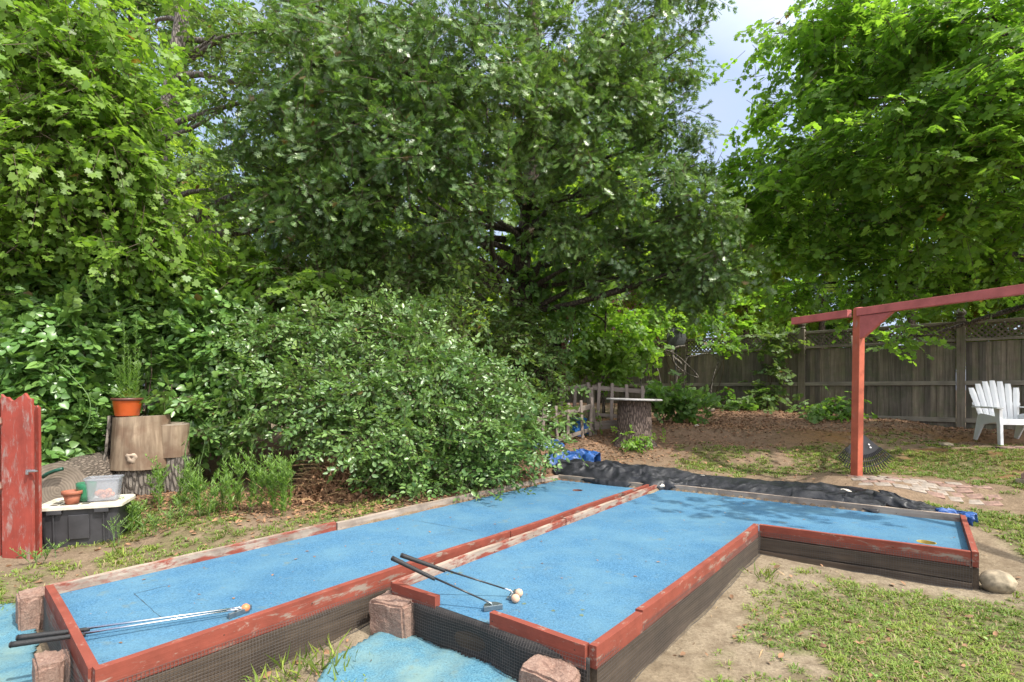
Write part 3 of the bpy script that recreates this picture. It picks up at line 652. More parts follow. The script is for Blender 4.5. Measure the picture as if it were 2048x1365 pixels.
# plywood seams and a patch in the carpet
def seam(a, b, parent, wd=.004, mat='fabric'):
    a = np.array(a[:2]); b = np.array(b[:2]); e = b-a; Ln = np.hypot(*e); mb = MB(); k = max(3, int(Ln/.05)); t = e/Ln; nn = np.array((-t[1], t[0])); vs = []
    for i in range(k+1):
        p = a+e*i/k+nn*random.uniform(-.003, .003); ww_ = wd*random.uniform(.15, 1)/2
        vs += [(p[0]+nn[0]*ww_, p[1]+nn[1]*ww_, SF+.0012), (p[0]-nn[0]*ww_, p[1]-nn[1]*ww_, SF+.0012)]
    mb.add(vs, [(2*i, 2*i+1, 2*i+3, 2*i+2) for i in range(k)]); return mb.build('carpet_seam', M['cup_side'], parent, world=True)
for p0, p1 in (((268,1188),(322,1236)),((268,1188),(345,1170)),((322,1236),(372,1232)),((805,1037),(950,1063))): seam(WZ(*p0, SF), WZ(*p1, SF), lg, .005)
# ---- right L shaped lane
rg = empty('putting_green', (1.2, 4.4, 0), 0, 'wide L shaped blue carpeted putting green with red rails and black mesh skirt', 'putting green')
hR = WZ(1853, 1085, SF); carpet_obj(RP, rg, [(hR[0], hR[1], .058)], M['carpet'], M['cup_gold'])
m_in = wood_mat('pale_inner_rail', (.26,.19,.15), (.50,.41,.33), paint=RED, pth=(.47,.56))
s0, s1 = seg(RA, RC, 0, .47); boardobj('rail', s0, s1, .10, RT-.006, .035, m_in, rg)
s0, s1 = seg(RA, RC, .471, 1); boardobj('rail', s0, s1, .10, RT-.004, .035, m_in, rg)
g0, g1 = .285, .575
s0, s1 = seg(RA, RB, .015, g0); boardobj('rail', s0, s1, RT-.095, RT, .036, M['rail_red'], rg)
s0, s1 = seg(RA, RB, g1, .985); boardobj('rail', s0, s1, RT-.105, RT, .038, M['rail_red'], rg)
s0, s1 = seg(RB, RF, 0, .17); boardobj('rail', s0, s1, RT-.10, RT, .038, M['rail_red'], rg)
s0, s1 = seg(RB, RF, .171, .995); boardobj('rail', s0, s1, RT-.10, RT+.004, .038, M['rail_red'], rg)
boardobj('rail', RF, RE, RT-.095, RT, .038, M['rail_red'], rg, ext=-.02)
boardobj('rail', RE, RD, RT-.10, RT, .036, M['rail_red'], rg)
boardobj('rail', RD, RC, .10, RT, .038, M['rail_worn'], rg, ext=-.02)
for a_, b_ in ((RA, RB), (RB, RF), (RE, RD)): boardobj('side_board', a_, b_, -.03, RT-.108, .034, M['dark_wood'], rg, ext=-.012)
boardobj('side_board', RF, RE, .10, RT-.10, .034, M['dark_wood'], rg, ext=-.012); boardobj('side_board', RF, RE, -.03, .094, .038, M['dark_wood'], rg, off=.004, ext=-.012)
boardobj('side_board', RA, RB, .185, SF-.004, .03, M['dark_wood'], rg, ext=-.03)
for a_, b_, dd_ in ((RA, RB, .25), (RB, RF, .25), (RF, RE, .24), (RE, RD, .22)): skirt(a_, b_, rg, dd_, fab=(a_ is RA), wv=.018 if a_ is RA else .008, off=.022 if a_ is not RA else .028)
# worn dimples in the carpet by the balls
for px, py, r in ((905,1147,.012),(920,1146,.01),(1048,1208,.011),(1107,1222,.011),(1165,1220,.010),(1163,1231,.013),(895,1150,.008)):
    p = WZ(px, py, SF); mb = MB(); mb.add([(p[0]+r*cos(q)*random.uniform(.7, 1.3), p[1]+r*sin(q)*random.uniform(.7, 1.3), SF+.0013) for q in np.linspace(0, 2*pi, 14)[:-1]], [tuple(range(13))])
    mb.build('stain', simple('moss_stain', (.10,.14,.09), .95) if not bpy.data.materials.get('moss_stain') else bpy.data.materials['moss_stain'], rg, world=True)

# ---- old carpet laid on the ground
def ground_carpet(poly, seed, lab, amp=.03):
    poly = [np.array(p) for p in poly]; xs = [p[0] for p in poly]; ys = [p[1] for p in poly]
    gx_ = np.arange(min(xs)-.1, max(xs)+.1, .02); gy_ = np.arange(min(ys)-.1, max(ys)+.1, .02); XX, YY = np.meshgrid(gx_, gy_, indexing='ij')
    sd = sdist(XX, YY, poly)+(fbm(XX*5, YY*5, 3, seed)-.5)*.06
    zz = ground(XX, YY)+.008+amp*np.clip(fbm(XX*3.2, YY*3.2, 3, seed+3)-.25, 0, 1)+.035*sstep(.66, .9, vn(XX*2.7+YY*2.2, YY*1.5, seed+9))
    ok = sd < 0; n_, m_ = XX.shape; i = np.arange(n_*m_).reshape(n_, m_); q = np.stack([i[:-1, :-1], i[1:, :-1], i[1:, 1:], i[:-1, 1:]], -1)
    keep = ok[:-1, :-1] & ok[1:, :-1] & ok[1:, 1:] & ok[:-1, 1:]
    o = raw_mesh('ground_carpet', np.stack([XX, YY, zz], -1).reshape(-1, 3), q[keep], M['carpet_ground'], None, True); md = o.modifiers.new('thick', 'SOLIDIFY'); md.thickness = .007; md.offset = 1
    return tag(o, lab, 'carpet')
ground_carpet([(-.98,2.0),(-.93,2.72),(-.72,3.02),(-.42,2.93),(.02,2.52),(.30,2.25),(.34,1.4),(-.9,1.4)], 90, 'rumpled faded blue carpet on the ground in front of the L shaped green', .05)
ground_carpet([(-3.9,1.4),(-3.7,3.05),(-2.95,3.38),(-2.66,3.02),(-1.72,2.06),(-1.7,1.4)], 97, 'old blue carpet on the ground beyond the narrow lane at the left edge', .02)

# ================================================================== concrete blocks
def block_mesh(seed):
    import bmesh
    bm = bmesh.new()
    # trapezoid wall block: wide split face, narrow back, standing on end
    pts = [(-.10,-.085),(.10,-.085),(.10,.03),(.065,.085),(-.065,.085),(-.10,.03)]
    vb = [bm.verts.new((x, y, 0)) for x, y in pts]; f = bm.faces.new(vb); r = bmesh.ops.extrude_face_region(bm, geom=[f])
    for v in [g for g in r['geom'] if isinstance(g, bmesh.types.BMVert)]: v.co.z = .20
    bmesh.ops.recalc_face_normals(bm, faces=bm.faces)
    bmesh.ops.bevel(bm, geom=[e for e in bm.edges], offset=.012, segments=2, affect='EDGES')
    bmesh.ops.triangulate(bm, faces=bm.faces); bmesh.ops.subdivide_edges(bm, edges=bm.edges, cuts=5, use_grid_fill=True)
    rnd_ = random.Random(seed)
    for v in bm.verts:
        k = .0035+.008*(v.co.z > .185); a_ = float(vn(np.array(v.co.x*60+seed), np.array(v.co.y*60+v.co.z*50), seed))-.5; b_ = float(vn(np.array(v.co.x*25+seed), np.array(v.co.y*25-v.co.z*22), seed+4))-.5
        v.co += Vector((v.co.x*.03*b_, v.co.y*.05*b_, k*(a_+b_)))+v.normal*(.004*a_+.005*b_)
    me = bpy.data.meshes.new('concrete_block'); bm.to_mesh(me); bm.free(); me.materials.append(M['block']); return me
bmesh_shared = [block_mesh(s) for s in (1, 2, 3, 4)]
for i, (px, py, z, rz, sc, tilt, lab) in enumerate(((76,1252,.02,-.78,(.95,.85,1.15),(.0,.0),'rough pink concrete block at the near left corner of the narrow lane'),
    (140,1385,.0,-.78,(.9,.72,1.15),(.0,.0),'pink concrete block under the two silver putter grips at bottom left'),
    (790,1272,.04,-.50,(1.28,1.05,1.0),(.05,-.04),'pink concrete block beside the corner of the L shaped green'),
    (1105,1440,.0,-.62,(1.25,1.0,1.05),(.04,.05),'pink concrete block at the bottom edge in front of the L shaped green'))):
    p = WZ(px, py, z)+(0, .06, 0)
    if i < 2: p = ((-2.735, 3.09), (-2.03, 2.385))[i]
    o = bpy.data.objects.new('concrete_block', bmesh_shared[i]); COL.objects.link(o); o.location = (p[0], p[1], z-.01); o.rotation_euler = (tilt[0], tilt[1], rz); o.scale = sc
    tag(o, lab, 'concrete block', 'pink concrete wall blocks')

# ================================================================== putters and balls
def putter(name, head, grip, shaft_m, label, head_rot, style=0, glen=.26):
    head = Vector([float(a) for a in head]); grip = Vector([float(a) for a in grip]); e = empty(name, head, 0, label, 'putter', 'putters lying on the greens')
    g = grip-head; Ln = g.length; u = g.normalized(); nk = Vector((0, 0, .018))
    m = MB(); m.tube([nk+u*.03, u*(Ln-glen+.01)+Vector((0, 0, .005))], [.0042, .0058], 10); m.build('shaft', shaft_m, e, smooth=True)
    m = MB(); ks = 14; m.tube([u*(Ln-glen+glen*i/ks) for i in range(ks+1)], [.0095+.0035*i/ks+.0006*(i % 2) for i in range(ks+1)], 12); m.tube([u*Ln, u*(Ln+.006)], [.0145, .010], 12); m.build('grip', M['grip'], e, smooth=True)
    m = MB(); R = Matrix.Rotation(head_rot, 3, 'Z')
    if style == 0:   # mallet: flat face with rounded back
        pl = [(-.052, -.008), (.052, -.008), (.052, .006)]+[(.048*cos(q), .006+.042*sin(q)) for q in np.linspace(0.1, pi-.1, 9)]+[(-.052, .006)]
        m.prism(pl, -.012, .014, R.to_4x4()); m.build('club_head', M['grey_metal'], e, bevel=.002)
    else:
        m.box((0, 0, 0), (.11, .014, .026), R); m.box(R @ Vector((-.035, .014, -.006)), (.03, .02, .012), R); m.box(R @ Vector((.035, .014, -.006)), (.03, .02, .012), R); m.build('club_head', M['grey_metal'], e, bevel=.002)
    m = MB(); m.tube([Vector((0, 0, .010)), nk+u*.012, nk+u*.05], [.006, .0055, .0062], 8); m.build('hosel', M['grey_metal'] if style == 0 else M['steel'], e, smooth=True)
    return e
putter('putter', WZ(986,1216,SF+.014), W(785,1117,2.93)+(0,0,0), M['shaft_black'], 'black shafted putter with grey mallet head nearest the gap in the rail', .35, 0)
putter('putter', WZ(1026,1190,SF+.014), W(803,1111,3.0), M['shaft_black'], 'black shafted putter with its head against two tan balls', 1.3, 1)
putter('putter', WZ(485,1222,SF+.014), W(36,1276,2.42), M['steel'], 'silver putter with black grip, upper of the crossed pair on the narrow lane', 1.2, 1)
putter('putter', WZ(478,1226,SF+.014), W(22,1290,2.36), M['steel'], 'silver putter with black grip, lower of the crossed pair on the narrow lane', 1.0, 1)
def ball(p, r, mat, lab):
    m = MB(); m.lathe([(r*sin(q), r-r*cos(q)) for q in np.linspace(.02, pi-.02, 16)], 24); o = m.build('golf_ball', mat, smooth=True, loc=(float(p[0]), float(p[1]), float(p[2]))); return tag(o, lab, 'ball', 'balls by the putter heads')
ball(WZ(1031,1206,SF), .0235, M['ball_tan'], 'tan ball nearer the camera beside the putter head on the L shaped green')
ball(WZ(1038,1196,SF)+(0,.012,0), .0225, M['ball_tan'], 'tan ball behind the other tan ball on the L shaped green')
ball(WZ(491,1225,SF), .022, M['ball_orange'], 'orange ball next to the silver putter heads on the narrow lane')

# ================================================================== arbor post and beam, rake
ab = empty('garden_arbor', (4.0, 6.2, .38), 0, 'red painted wooden arbor with one post and a long overhead beam', 'arbor')
pb = MB(); g_ = gz(4.0, 6.2)
def boxpath(mb, a, b, wd, h, upv=Vector((0, 0, 1)), mi=0):
    a = Vector([float(q) for q in a]); b = Vector([float(q) for q in b]); d = (b-a); t = d.normalized(); s = t.cross(upv).normalized(); u = s.cross(t)
    vs = [p+s*sx*wd/2+u*su*h/2 for p in (a, b) for sx, su in ((-1,-1),(1,-1),(1,1),(-1,1))]
    mb.add(vs, [(3,2,1,0),(4,5,6,7),(0,1,5,4),(1,2,6,5),(2,3,7,6),(3,0,4,7)])
beamdir = Vector((1.04, -2.65, 0)).normalized(); bp0 = Vector((3.655, 7.02, 0)); 
def beam_at(y): t = (y-7.02)/beamdir.y; return Vector((3.655+beamdir.x*t, y, 0))
ang = atan2(beamdir.y, beamdir.x)
def local_board(name, a, b, wd, h, mat, parent, bevel=.004, roll=0):
    """board with its length along local x, so grain follows it"""
    a = Vector([float(q) for q in a]); b = Vector([float(q) for q in b]); d = b-a; mb = MB(); mb.box((d.length/2, 0, 0), (d.length, wd, h))
    o = mb.build(name, mat, parent, bevel=bevel); q = d.to_track_quat('X', 'Z').to_euler(); o.rotation_euler = q
    o.location = a-(parent.location if parent else Vector()); return o
mb = MB(); mb.box((0, 0, 1.0), (.088, .088, 2.0)); po = mb.build('post', M['post_red'], ab, bevel=.005); po.location = (-.02, .04, -.05); po.rotation_euler = (.0, radians(.9), ang)
mb = MB(); mb.lathe([(.055, 0), (.06, .006), (.045, .016), (.01, .022)], 16); cp = mb.build('post_cap', M['beam_red'], ab, smooth=True); cp.location = (.012, .04, 1.952)
bz = 2.335-.045
a0 = beam_at(7.02)+Vector((0, 0, bz)); b0 = beam_at(2.2)+Vector((0, 0, bz)); nv_ = Vector((-beamdir.y, beamdir.x, 0)).normalized()
pj = beam_at(6.24)
local_board('beam', beam_at(7.02)+Vector((0,0,bz)), beam_at(6.30)+Vector((0,0,bz)), .07, .088, M['beam_red'], ab)
local_board('beam', beam_at(6.20)+Vector((0,0,bz)), beam_at(2.2)+Vector((0,0,bz)), .07, .088, M['beam_red'], ab)
mb = MB(); p_ = beam_at(6.185); T4 = Matrix(((beamdir.x, 0, nv_.x, 0), (beamdir.y, 0, nv_.y, 0), (0, 1, 0, 0), (0, 0, 0, 1)))
mb.prism([(0, -.30), (.05, -.30), (.38, -.048), (0, -.048)], -.025, .025, T4); mb.build('brace', M['beam_red'], ab, bevel=.003, loc=(p_.x, p_.y, bz), world=True)
# rake leaning against the post
rk = empty('leaf_rake', (4.17, 6.40, gz(4.17,6.4)+.10), 0, 'black plastic fan rake standing behind the red post', 'rake')
mb = MB(); apex = Vector((-.02, .02, .40)); 
def tine(a): return Vector((sin(a)*.62*.62, -.06*cos(a), -.40+.40*(1-cos(a))*.6))
vs = []; K = 12
for i in range(K+1):
    a = -.82+1.64*i/K; d = Vector((sin(a), -.16, -cos(a)))
    vs += [apex+d*.04, apex+d*.30]
m2 = MB(); m2.add(vs, [(2*i, 2*i+1, 2*i+3, 2*i+2) for i in range(K)]); o = m2.build('fan', M['black_plastic'], rk); md = o.modifiers.new('thick', 'SOLIDIFY'); md.thickness = .006
for i in range(25):
    a = -.84+1.68*i/24; d = Vector((sin(a), -.16, -cos(a))); Lt = .46 if abs(a) < .6 else .43
    p0 = apex+d*.26; p1 = apex+d*Lt; p2 = p1+Vector((0, -.035, -.012)); mb.tube([p0, p1, p2], [.0065, .006, .005], 5)
for rr_ in (.34, .40):
    mb.tube([apex+Vector((sin(a), -.16, -cos(a)))*rr_ for a in np.linspace(-.83, .83, 17)], .006, 5)
mb.build('tines', M['black_plastic'], rk)
mb = MB(); mb.tube([apex+Vector((0, -.01, -.08)), apex+Vector((-.10, .02, 1.15))], .012, 8); mb.build('handle', M['old_wood'], rk, smooth=True)
for q in (0, 1): 
    mb = MB(); mb.box((0,0,0), (.022,.004,.014)); o = mb.build('sticker', M['white'], rk); o.location = apex+Vector((.065+.018*q, -.045, -.14-.035*q)); o.rotation_euler = (0, .6, 0)

# ================================================================== adirondack chair
def chair():
    e = empty('garden_chair', (7.38, 8.02, gz(7.3, 8.0)), radians(-14), 'white plastic slatted armchair with fan shaped back by the fence', 'chair')
    W_ = M['white']; n = 7
    tb = radians(17)
    for i in range(n):                         # fan back slats
        a = (i-(n-1)/2)/((n-1)/2); x0 = a*.21; x1 = a*.295; top = .94-.11*a*a; mb = MB(); hw0 = .032; hw1 = .0465
        pts = []; zt = .30
        for t in np.linspace(0, 1, 7):
            z = zt+(top-zt)*t; y = .20+(z-zt)*math.tan(tb); x = x0+(x1-x0)*t; hw = hw0+(hw1-hw0)*t
            if t == 1: hw *= .75
            pts.append((x, y, z, hw))
        vs = []
        for x, y, z, hw in pts: vs += [(x-hw, y+.006, z), (x, y-.004, z+ (.006 if z == top else 0)), (x+hw, y+.006, z), (x+hw, y+.02, z), (x-hw, y+.02, z)]
        k = len(pts); fs = [(i_*5+j, i_*5+(j+1) % 5, (i_+1)*5+(j+1) % 5, (i_+1)*5+j) for i_ in range(k-1) for j in range(5)]+[(4,3,2,1,0), tuple((k-1)*5+j for j in range(5))]
        mb.add(vs, fs); mb.build('back_slat', W_, e, bevel=.003)
    mb = MB()
    for z, hw in ((.36, .25), (.58, .31)):
        y = .225+(z-.30)*math.tan(tb); mb.box((0, y, z), (hw*2, .018, .045))
    mb.build('back_brace', W_, e, bevel=.004)
    for i in range(5):                         # seat slats
        y = -.27+i*.105; z = .375-.02*i+(-.012 if i == 0 else 0); mb = MB(); mb.box((0, y, z), (.50, .092, .018)); mb.build('seat_slat', W_, e, bevel=.004)
    mb = MB(); mb.box((0, -.325, .335), (.54, .018, .085)); mb.build('front_apron', W_, e, bevel=.004)
    for s in (-1, 1):
        mb = MB(); T4 = Matrix(((0,0,1,0),(1,0,0,0),(0,1,0,0),(0,0,0,1)))
        poly = [(-.355,0),(-.285,0),(-.262,.30),(-.225,.40),(-.19,.52),(-.335,.52),(-.33,.40),(-.345,.28)]
        mb.prism(poly, s*.275-.02, s*.275+.02, T4); mb.build('front_leg', W_, e, bevel=.006)
        mb = MB(); mb.prism([(.30,0),(.37,0),(.28,.30),(.24,.42),(.15,.44),(-.28,.40),(-.28,.34),(.10,.27)], s*.262-.012, s*.262+.012, T4); mb.build('rear_leg', W_, e, bevel=.006)
        mb = MB(); arm = [(-.40+.0, .0)]; 
        o_ = [(s*.255, -.37), (s*.30, -.415), (s*.36, -.40), (s*.385, -.33), (s*.37, -.18), (s*.345, .05), (s*.34, .27), (s*.28, .27), (s*.265, .0), (s*.25, -.2)]
        mb.prism(o_ if s > 0 else o_[::-1], .525, .548); mb.build('armrest', W_, e, bevel=.006)
chair()

# ================================================================== stump table, stumps and logs
def log_obj(name, r0, r1, h, mat, e, loc=(0,0,0), n=40, lump=.07, seed=0, flare=.0, rings=14):
    mb = MB(); vs = []
    for i in range(rings+1):
        z = h*i/rings; t = i/rings
        for j in range(n):
            q = 2*pi*j/n; c_, s_ = cos(q), sin(q)
            rr_ = (r0+(r1-r0)*t+flare*max(0, 1-t*3)**2*(1+.8*sin(q*5+seed)))*(1+lump*2*(float(fbm(np.array(c_*2+seed), np.array(s_*2+z*1.2), 4, seed))-.5)+.02*sin(q*23+seed*3+2*sin(z*9)))
            vs.append((rr_*c_, rr_*s_, z+(.012*sin(q+seed) if i == rings else 0)))
    fs = [(i*n+j, i*n+(j+1) % n, (i+1)*n+(j+1) % n, (i+1)*n+j) for i in range(rings) for j in range(n)]
    mb.add(vs, fs, 0); mb.add([vs[rings*n+j] for j in range(n)], [tuple(range(n))], 1); mb.add([vs[j] for j in range(n)], [tuple(range(n))[::-1]], 1)
    o = mb.build(name, [mat, M['endgrain']], e, smooth=True); o.data.polygons[len(fs)].use_smooth = False; o.data.polygons[len(fs)+1].use_smooth = False; o.location = loc; return o
st = empty('stump_table', (1.90, 8.4, gz(1.9, 8.35)-.02), 0, 'tall bark covered tree stump carrying a thin round grey board as a table', 'table')
log_obj('stump', .285, .25, .74, M['bark_pine'], st, seed=3, flare=.07)
mb = MB(); mb.lathe([(.001, 0), (.40, -.004), (.425, .0), (.428, .012), (.42, .024), (.001, .026)], 48, (0, 0, 0), wob=lambda q, z: 1+.015*sin(3*q)+.01*sin(11*q)); tt = mb.build('table_top', wood_mat('grey_round_board', (.28,.26,.25), (.55,.53,.52), axis='x', grain=.6), st); tt.location = (0, -.02, .752); tt.rotation_euler = (.0, .022, 0)

sl0 = W(283, 985, 5.85); sx, sy = sl0[0], sl0[1]; sg = gz(sx, sy)
lo = tag(log_obj('tree_stump', .235, .24, .30, M['bark_grey'], None, (sx, sy, sg-.03), seed=5), 'dark lower log section under the tall pale log', 'log'); zt_ = sg+.27
uo = tag(log_obj('log_section', .30, .255, .55, M['debarked'], None, (sx-.01, sy+.02, zt_), seed=8, lump=.10, n=64), 'upright pale barkless log holding the orange flower pot', 'log')
def bark_strip():                              # slab of bark still on the left side of the upper log
    vs = []; n = 12; r = 16
    for i in range(r+1):
        z = .56*i/r
        for j in range(n+1):
            q = radians(150)+radians(75)*j/n; rr_ = .312-.045*z/.55+.012+.016*float(vn(np.array(q*9), np.array(z*16), 4)); vs.append((rr_*cos(q), rr_*sin(q), z))
    mb = MB(); mb.add(vs, [(i*(n+1)+j, i*(n+1)+j+1, (i+1)*(n+1)+j+1, (i+1)*(n+1)+j) for i in range(r) for j in range(n) if not (i > 5 and j > 9) ]); o = mb.build('bark_slab', M['bark_grey'], uo); md = o.modifiers.new('t', 'SOLIDIFY'); md.thickness = .02; md.offset = 0
bark_strip()
mb = MB(); mb.lathe([(.001,-.03),(.06,-.02),(.09,-.005),(.075,.02),(.045,.032),(.022,.030),(.014,.018),(.001,.016)], 18, wob=lambda q, z: 1+.15*sin(3*q)+.1*sin(5*q+1)); kn = mb.build('knot', simple('pale_knot_wood', (.30,.23,.17), .8, scale=15, var=.35, bump=.6), uo, smooth=True); kn.location = (.08, -.262, .13); kn.scale = (.7, .7, .9); kn.rotation_euler = (radians(80), 0, radians(12))
o = tag(log_obj('log_section', .155, .16, .36, M['debarked'], None, tuple(W(346, 913, 5.95)), seed=12), 'shorter pale log standing just right of the tall log', 'log')
o2 = tag(log_obj('log_section', .15, .155, max(.1, float(W(346, 913, 5.95)[2])-sg+.03), M['bark_grey'], None, (float(W(346,913,5.95)[0])+.01, float(W(346,913,5.95)[1])+.02, sg-.03), seed=14), 'dark log underneath the shorter pale log', 'log')
# big old log lying behind the tote
p = W(130, 1003, 5.05); lg2 = tag(log_obj('fallen_log', .30, .27, .75, bark('grey_log_side', (.06,.046,.035), (.20,.16,.125), 1.6, 3.0, .8), None, (0,0,0), seed=17, lump=.12), 'rough grey log lying on its side behind the storage tote', 'log')
lg2.rotation_euler = (radians(90), 0, radians(4)); lg2.location = (-4.47, 6.0, gz(-4.3, 5.6)+.14)

# pot with seedlings on the tall log
ptop = Vector((sx-.14, sy-.02, zt_+.555))
pe = empty('flower_pot', ptop, 0, 'shiny orange pot with tall feathery seedlings on top of the tall log', 'plant pot')
mb = MB(); mb.lathe([(.001,0),(.105,0),(.112,.01),(.135,.17),(.137,.175)], 36); mb.build('pot_body', M['pot_red'], pe, smooth=True)
mb = MB(); mb.lathe([(.137,.165),(.147,.166),(.149,.190),(.143,.194),(.134,.190),(.13,.165)], 36); mb.f = mb.f[:-2]; mb.m = mb.m[:-2]; mb.build('pot_rim', M['pot_brown'], pe, smooth=True)
mb = MB(); mb.lathe([(.133,.158),(.09,.166),(.001,.163)], 24); mb.build('soil', M['soil'], pe)
def weed_geo(stems, leaf_len, per, spread_top=.0, name='foliage', parent=None, mat=None, leafang=.9, tm=TN):
    P, D, N_, S, A, Bt = [], [], [], [], [], []
    for base, tip, dens in stems:
        base = np.array(base); tip = np.array(tip); d = tip-base; Ln = np.linalg.norm(d); k = int(Ln*per*dens)
        t = np.sort(rng.random(k))*.93+.07; a = rng.random(k)*2*pi; bend = np.sin(t*2.2)*.03*Ln
        p_ = base+d*t[:, None]; p_[:, 0] += bend
        P.append(p_); dd = np.stack([np.cos(a), np.sin(a), leafang+.4*t], -1); D.append(dd); N_.append(np.tile((0, 0, 1.), (k, 1))+rng.normal(size=(k, 3))*.2); S.append(leaf_len*(1.1-.7*t)*(.7+.6*rng.random(k)))
        q = np.linspace(0, 1, 6); pp = base+d*q[:, None]; pp[:, 0] += np.sin(q*2.2)*.03*Ln; A.append(pp[:-1]); Bt.append(pp[1:])
    return leaves(name, np.concatenate(P), np.concatenate(D), np.concatenate(N_), np.concatenate(S), tm, mat or M['lf_weed'], parent, np.clip(rng.random(sum(map(len, P)))*.9, 0, .96), (np.concatenate(A), np.concatenate(Bt)), M['twig_green'], .003)
bz_ = np.array(ptop)+(0, 0, .16)
weed_geo([(bz_+(-.05,0,0), bz_+(-.06,.0,.88), 1.2), (bz_+(-.03,.03,0), bz_+(-.02,.02,.60), 1.5), (bz_+(.0,-.03,0), bz_+(-.04,-.03,.50), 1.6), (bz_+(.05,0,0), bz_+(.075,.0,.92), 1.2), (bz_+(.06,.02,0), bz_+(.10,.02,.58), 1.5), (bz_+(.04,-.04,0), bz_+(.05,-.04,.5), 1.6), (bz_+(-.07,.0,0), bz_+(-.10,.0,.4), 1.3), (bz_+(.08,.0,0), bz_+(.12,.0,.36), 1.3)], .07, 130, parent=pe, name='seedlings')

# ================================================================== storage tote and what stands on it
def rrect(hx, hy, r, k=5):
    return [(sx_*(hx-r)+r*cos(q), sy_*(hy-r)+r*sin(q)) for sx_, sy_, q0 in ((1,1,0),(-1,1,pi/2),(-1,-1,pi),(1,-1,1.5*pi)) for q in np.linspace(q0, q0+pi/2, k)]
def loft(mb, rings, caps=True, mi=0):
    n = len(rings[0][0]); vs = [(x, y, z) for pl, z in rings for x, y in pl]
    fs = [(i*n+j, i*n+(j+1) % n, (i+1)*n+(j+1) % n, (i+1)*n+j) for i in range(len(rings)-1) for j in range(n)]
    if caps: fs += [tuple(range(n))[::-1], tuple(range((len(rings)-1)*n, len(rings)*n))]
    mb.add(vs, fs, mi)
tx, ty = WZ(176, 1078, .13)[:2]; tz = gz(tx, ty)
te = empty('storage_tote', (tx, ty, tz-.005), radians(20), 'charcoal plastic storage tote with dirty cream lid beside the red boards', 'storage box')
mb = MB(); loft(mb, [(rrect(.245,.165,.03), 0), (rrect(.255,.172,.035), .12), (rrect(.275,.19,.04), .33)]); mb.build('bin', M['tote'], te, bevel=.004)
for s in (-.17, .0, .17):
    for sy_ in (-1, 1):
        mb = MB(); mb.box((s, sy_*.186, .17), (.012 if s else .14, .012, .27 if s else .20), Matrix.Rotation(-sy_*.07, 3, 'X')); mb.build('rib', M['tote'], te, bevel=.003)
for s in np.linspace(-.13, .13, 5):
    mb = MB(); mb.box((-.268, s, .17), (.014, .012, .27), Matrix.Rotation(-.065, 3, 'Y')); mb.build('rib', M['tote'], te, bevel=.003)
mb = MB(); loft(mb, [(rrect(.285,.20,.045), .315), (rrect(.30,.215,.05), .318), (rrect(.30,.215,.05), .345), (rrect(.292,.207,.045), .352), (rrect(.272,.188,.04), .352), (rrect(.265,.18,.04), .342)]); lid = mb.build('lid', M['lid'], te, bevel=.002)
for i in range(4):
    for j in range(3):
        mb = MB(); mb.box((-.20+i*.075+random.uniform(-.005,.005), -.11+j*.10, .3445), (.05, .05+.02*(j == 1), .003)); o = mb.build('recess', M['lid_dark'], te)
for s in (-.16, .16):
    mb = MB(); mb.box((s, -.205, .30), (.10, .02, .035)); mb.build('latch', M['tote'], te, bevel=.004)
Rt = Matrix.Rotation(radians(20), 3, 'Z'); tp = lambda x, y, z: Vector((tx, ty, tz-.005))+Rt @ Vector((x, y, z))
e = empty('terracotta_pot', tp(-.08, -.09, .3465), 0, 'small empty terracotta pot on the cream tote lid', 'plant pot')
mb = MB(); mb.lathe([(.001,0),(.044,0),(.062,.085),(.060,.085),(.042,.008),(.001,.008)], 28); mb.build('pot_body', M['terracotta'], e, smooth=True)
mb = MB(); mb.lathe([(.0625,.078),(.071,.080),(.072,.108),(.066,.109),(.0605,.08)], 28); mb.f = mb.f[:-2]; mb.m = mb.m[:-2]; mb.build('pot_rim', M['terracotta'], e, smooth=True)
mb = MB(); mb.lathe([(.03,0),(.046,.004),(.062,.05),(.068,.12),(.070,.155),(.066,.155),(.062,.12),(.055,.05),(.035,.012)], 32, wob=lambda q, z: 1+.02*cos(16*q)); o = mb.build('glass_tumbler', M['green_glass'], smooth=True, loc=tp(-.005, -.02, .352)); tag(o, 'ribbed green glass tumbler between the small pot and the clear bin', 'glass')
e = empty('clear_bin', tp(.115, .0, .353), radians(24), 'cloudy clear plastic bin with a rim on the tote lid', 'bin')
mb = MB(); loft(mb, [(rrect(.105,.075,.025), 0), (rrect(.105,.075,.025), .003), (rrect(.122,.09,.03), .19), (rrect(.131,.099,.032), .192), (rrect(.131,.099,.032), .178), (rrect(.128,.096,.032), .178), (rrect(.128,.096,.032), .188), (rrect(.119,.087,.03), .188), (rrect(.102,.072,.025), .006)]); mb.build('bin_shell', M['clear'], e, smooth=False)
for i in range(13):
    a = i*2.4; q = (.015+.05*(i % 4)/3) ; lx_, ly_ = (q*1.2*cos(a), q*.8*sin(a)); R24 = Matrix.Rotation(radians(24), 3, 'Z'); pos = tp(.115, 0, .353)+R24 @ Vector((lx_, ly_, .009+.030*(i//7)))
    m = MB(); r = .022; m.lathe([(r*sin(q_), r-r*cos(q_)) for q_ in np.linspace(.02, pi-.02, 10)], 16); o = m.build('golf_ball', M['ball_orange'], smooth=True, loc=pos); tag(o, 'small orange ball among the others inside the clear bin', 'ball', 'orange balls inside the clear bin')

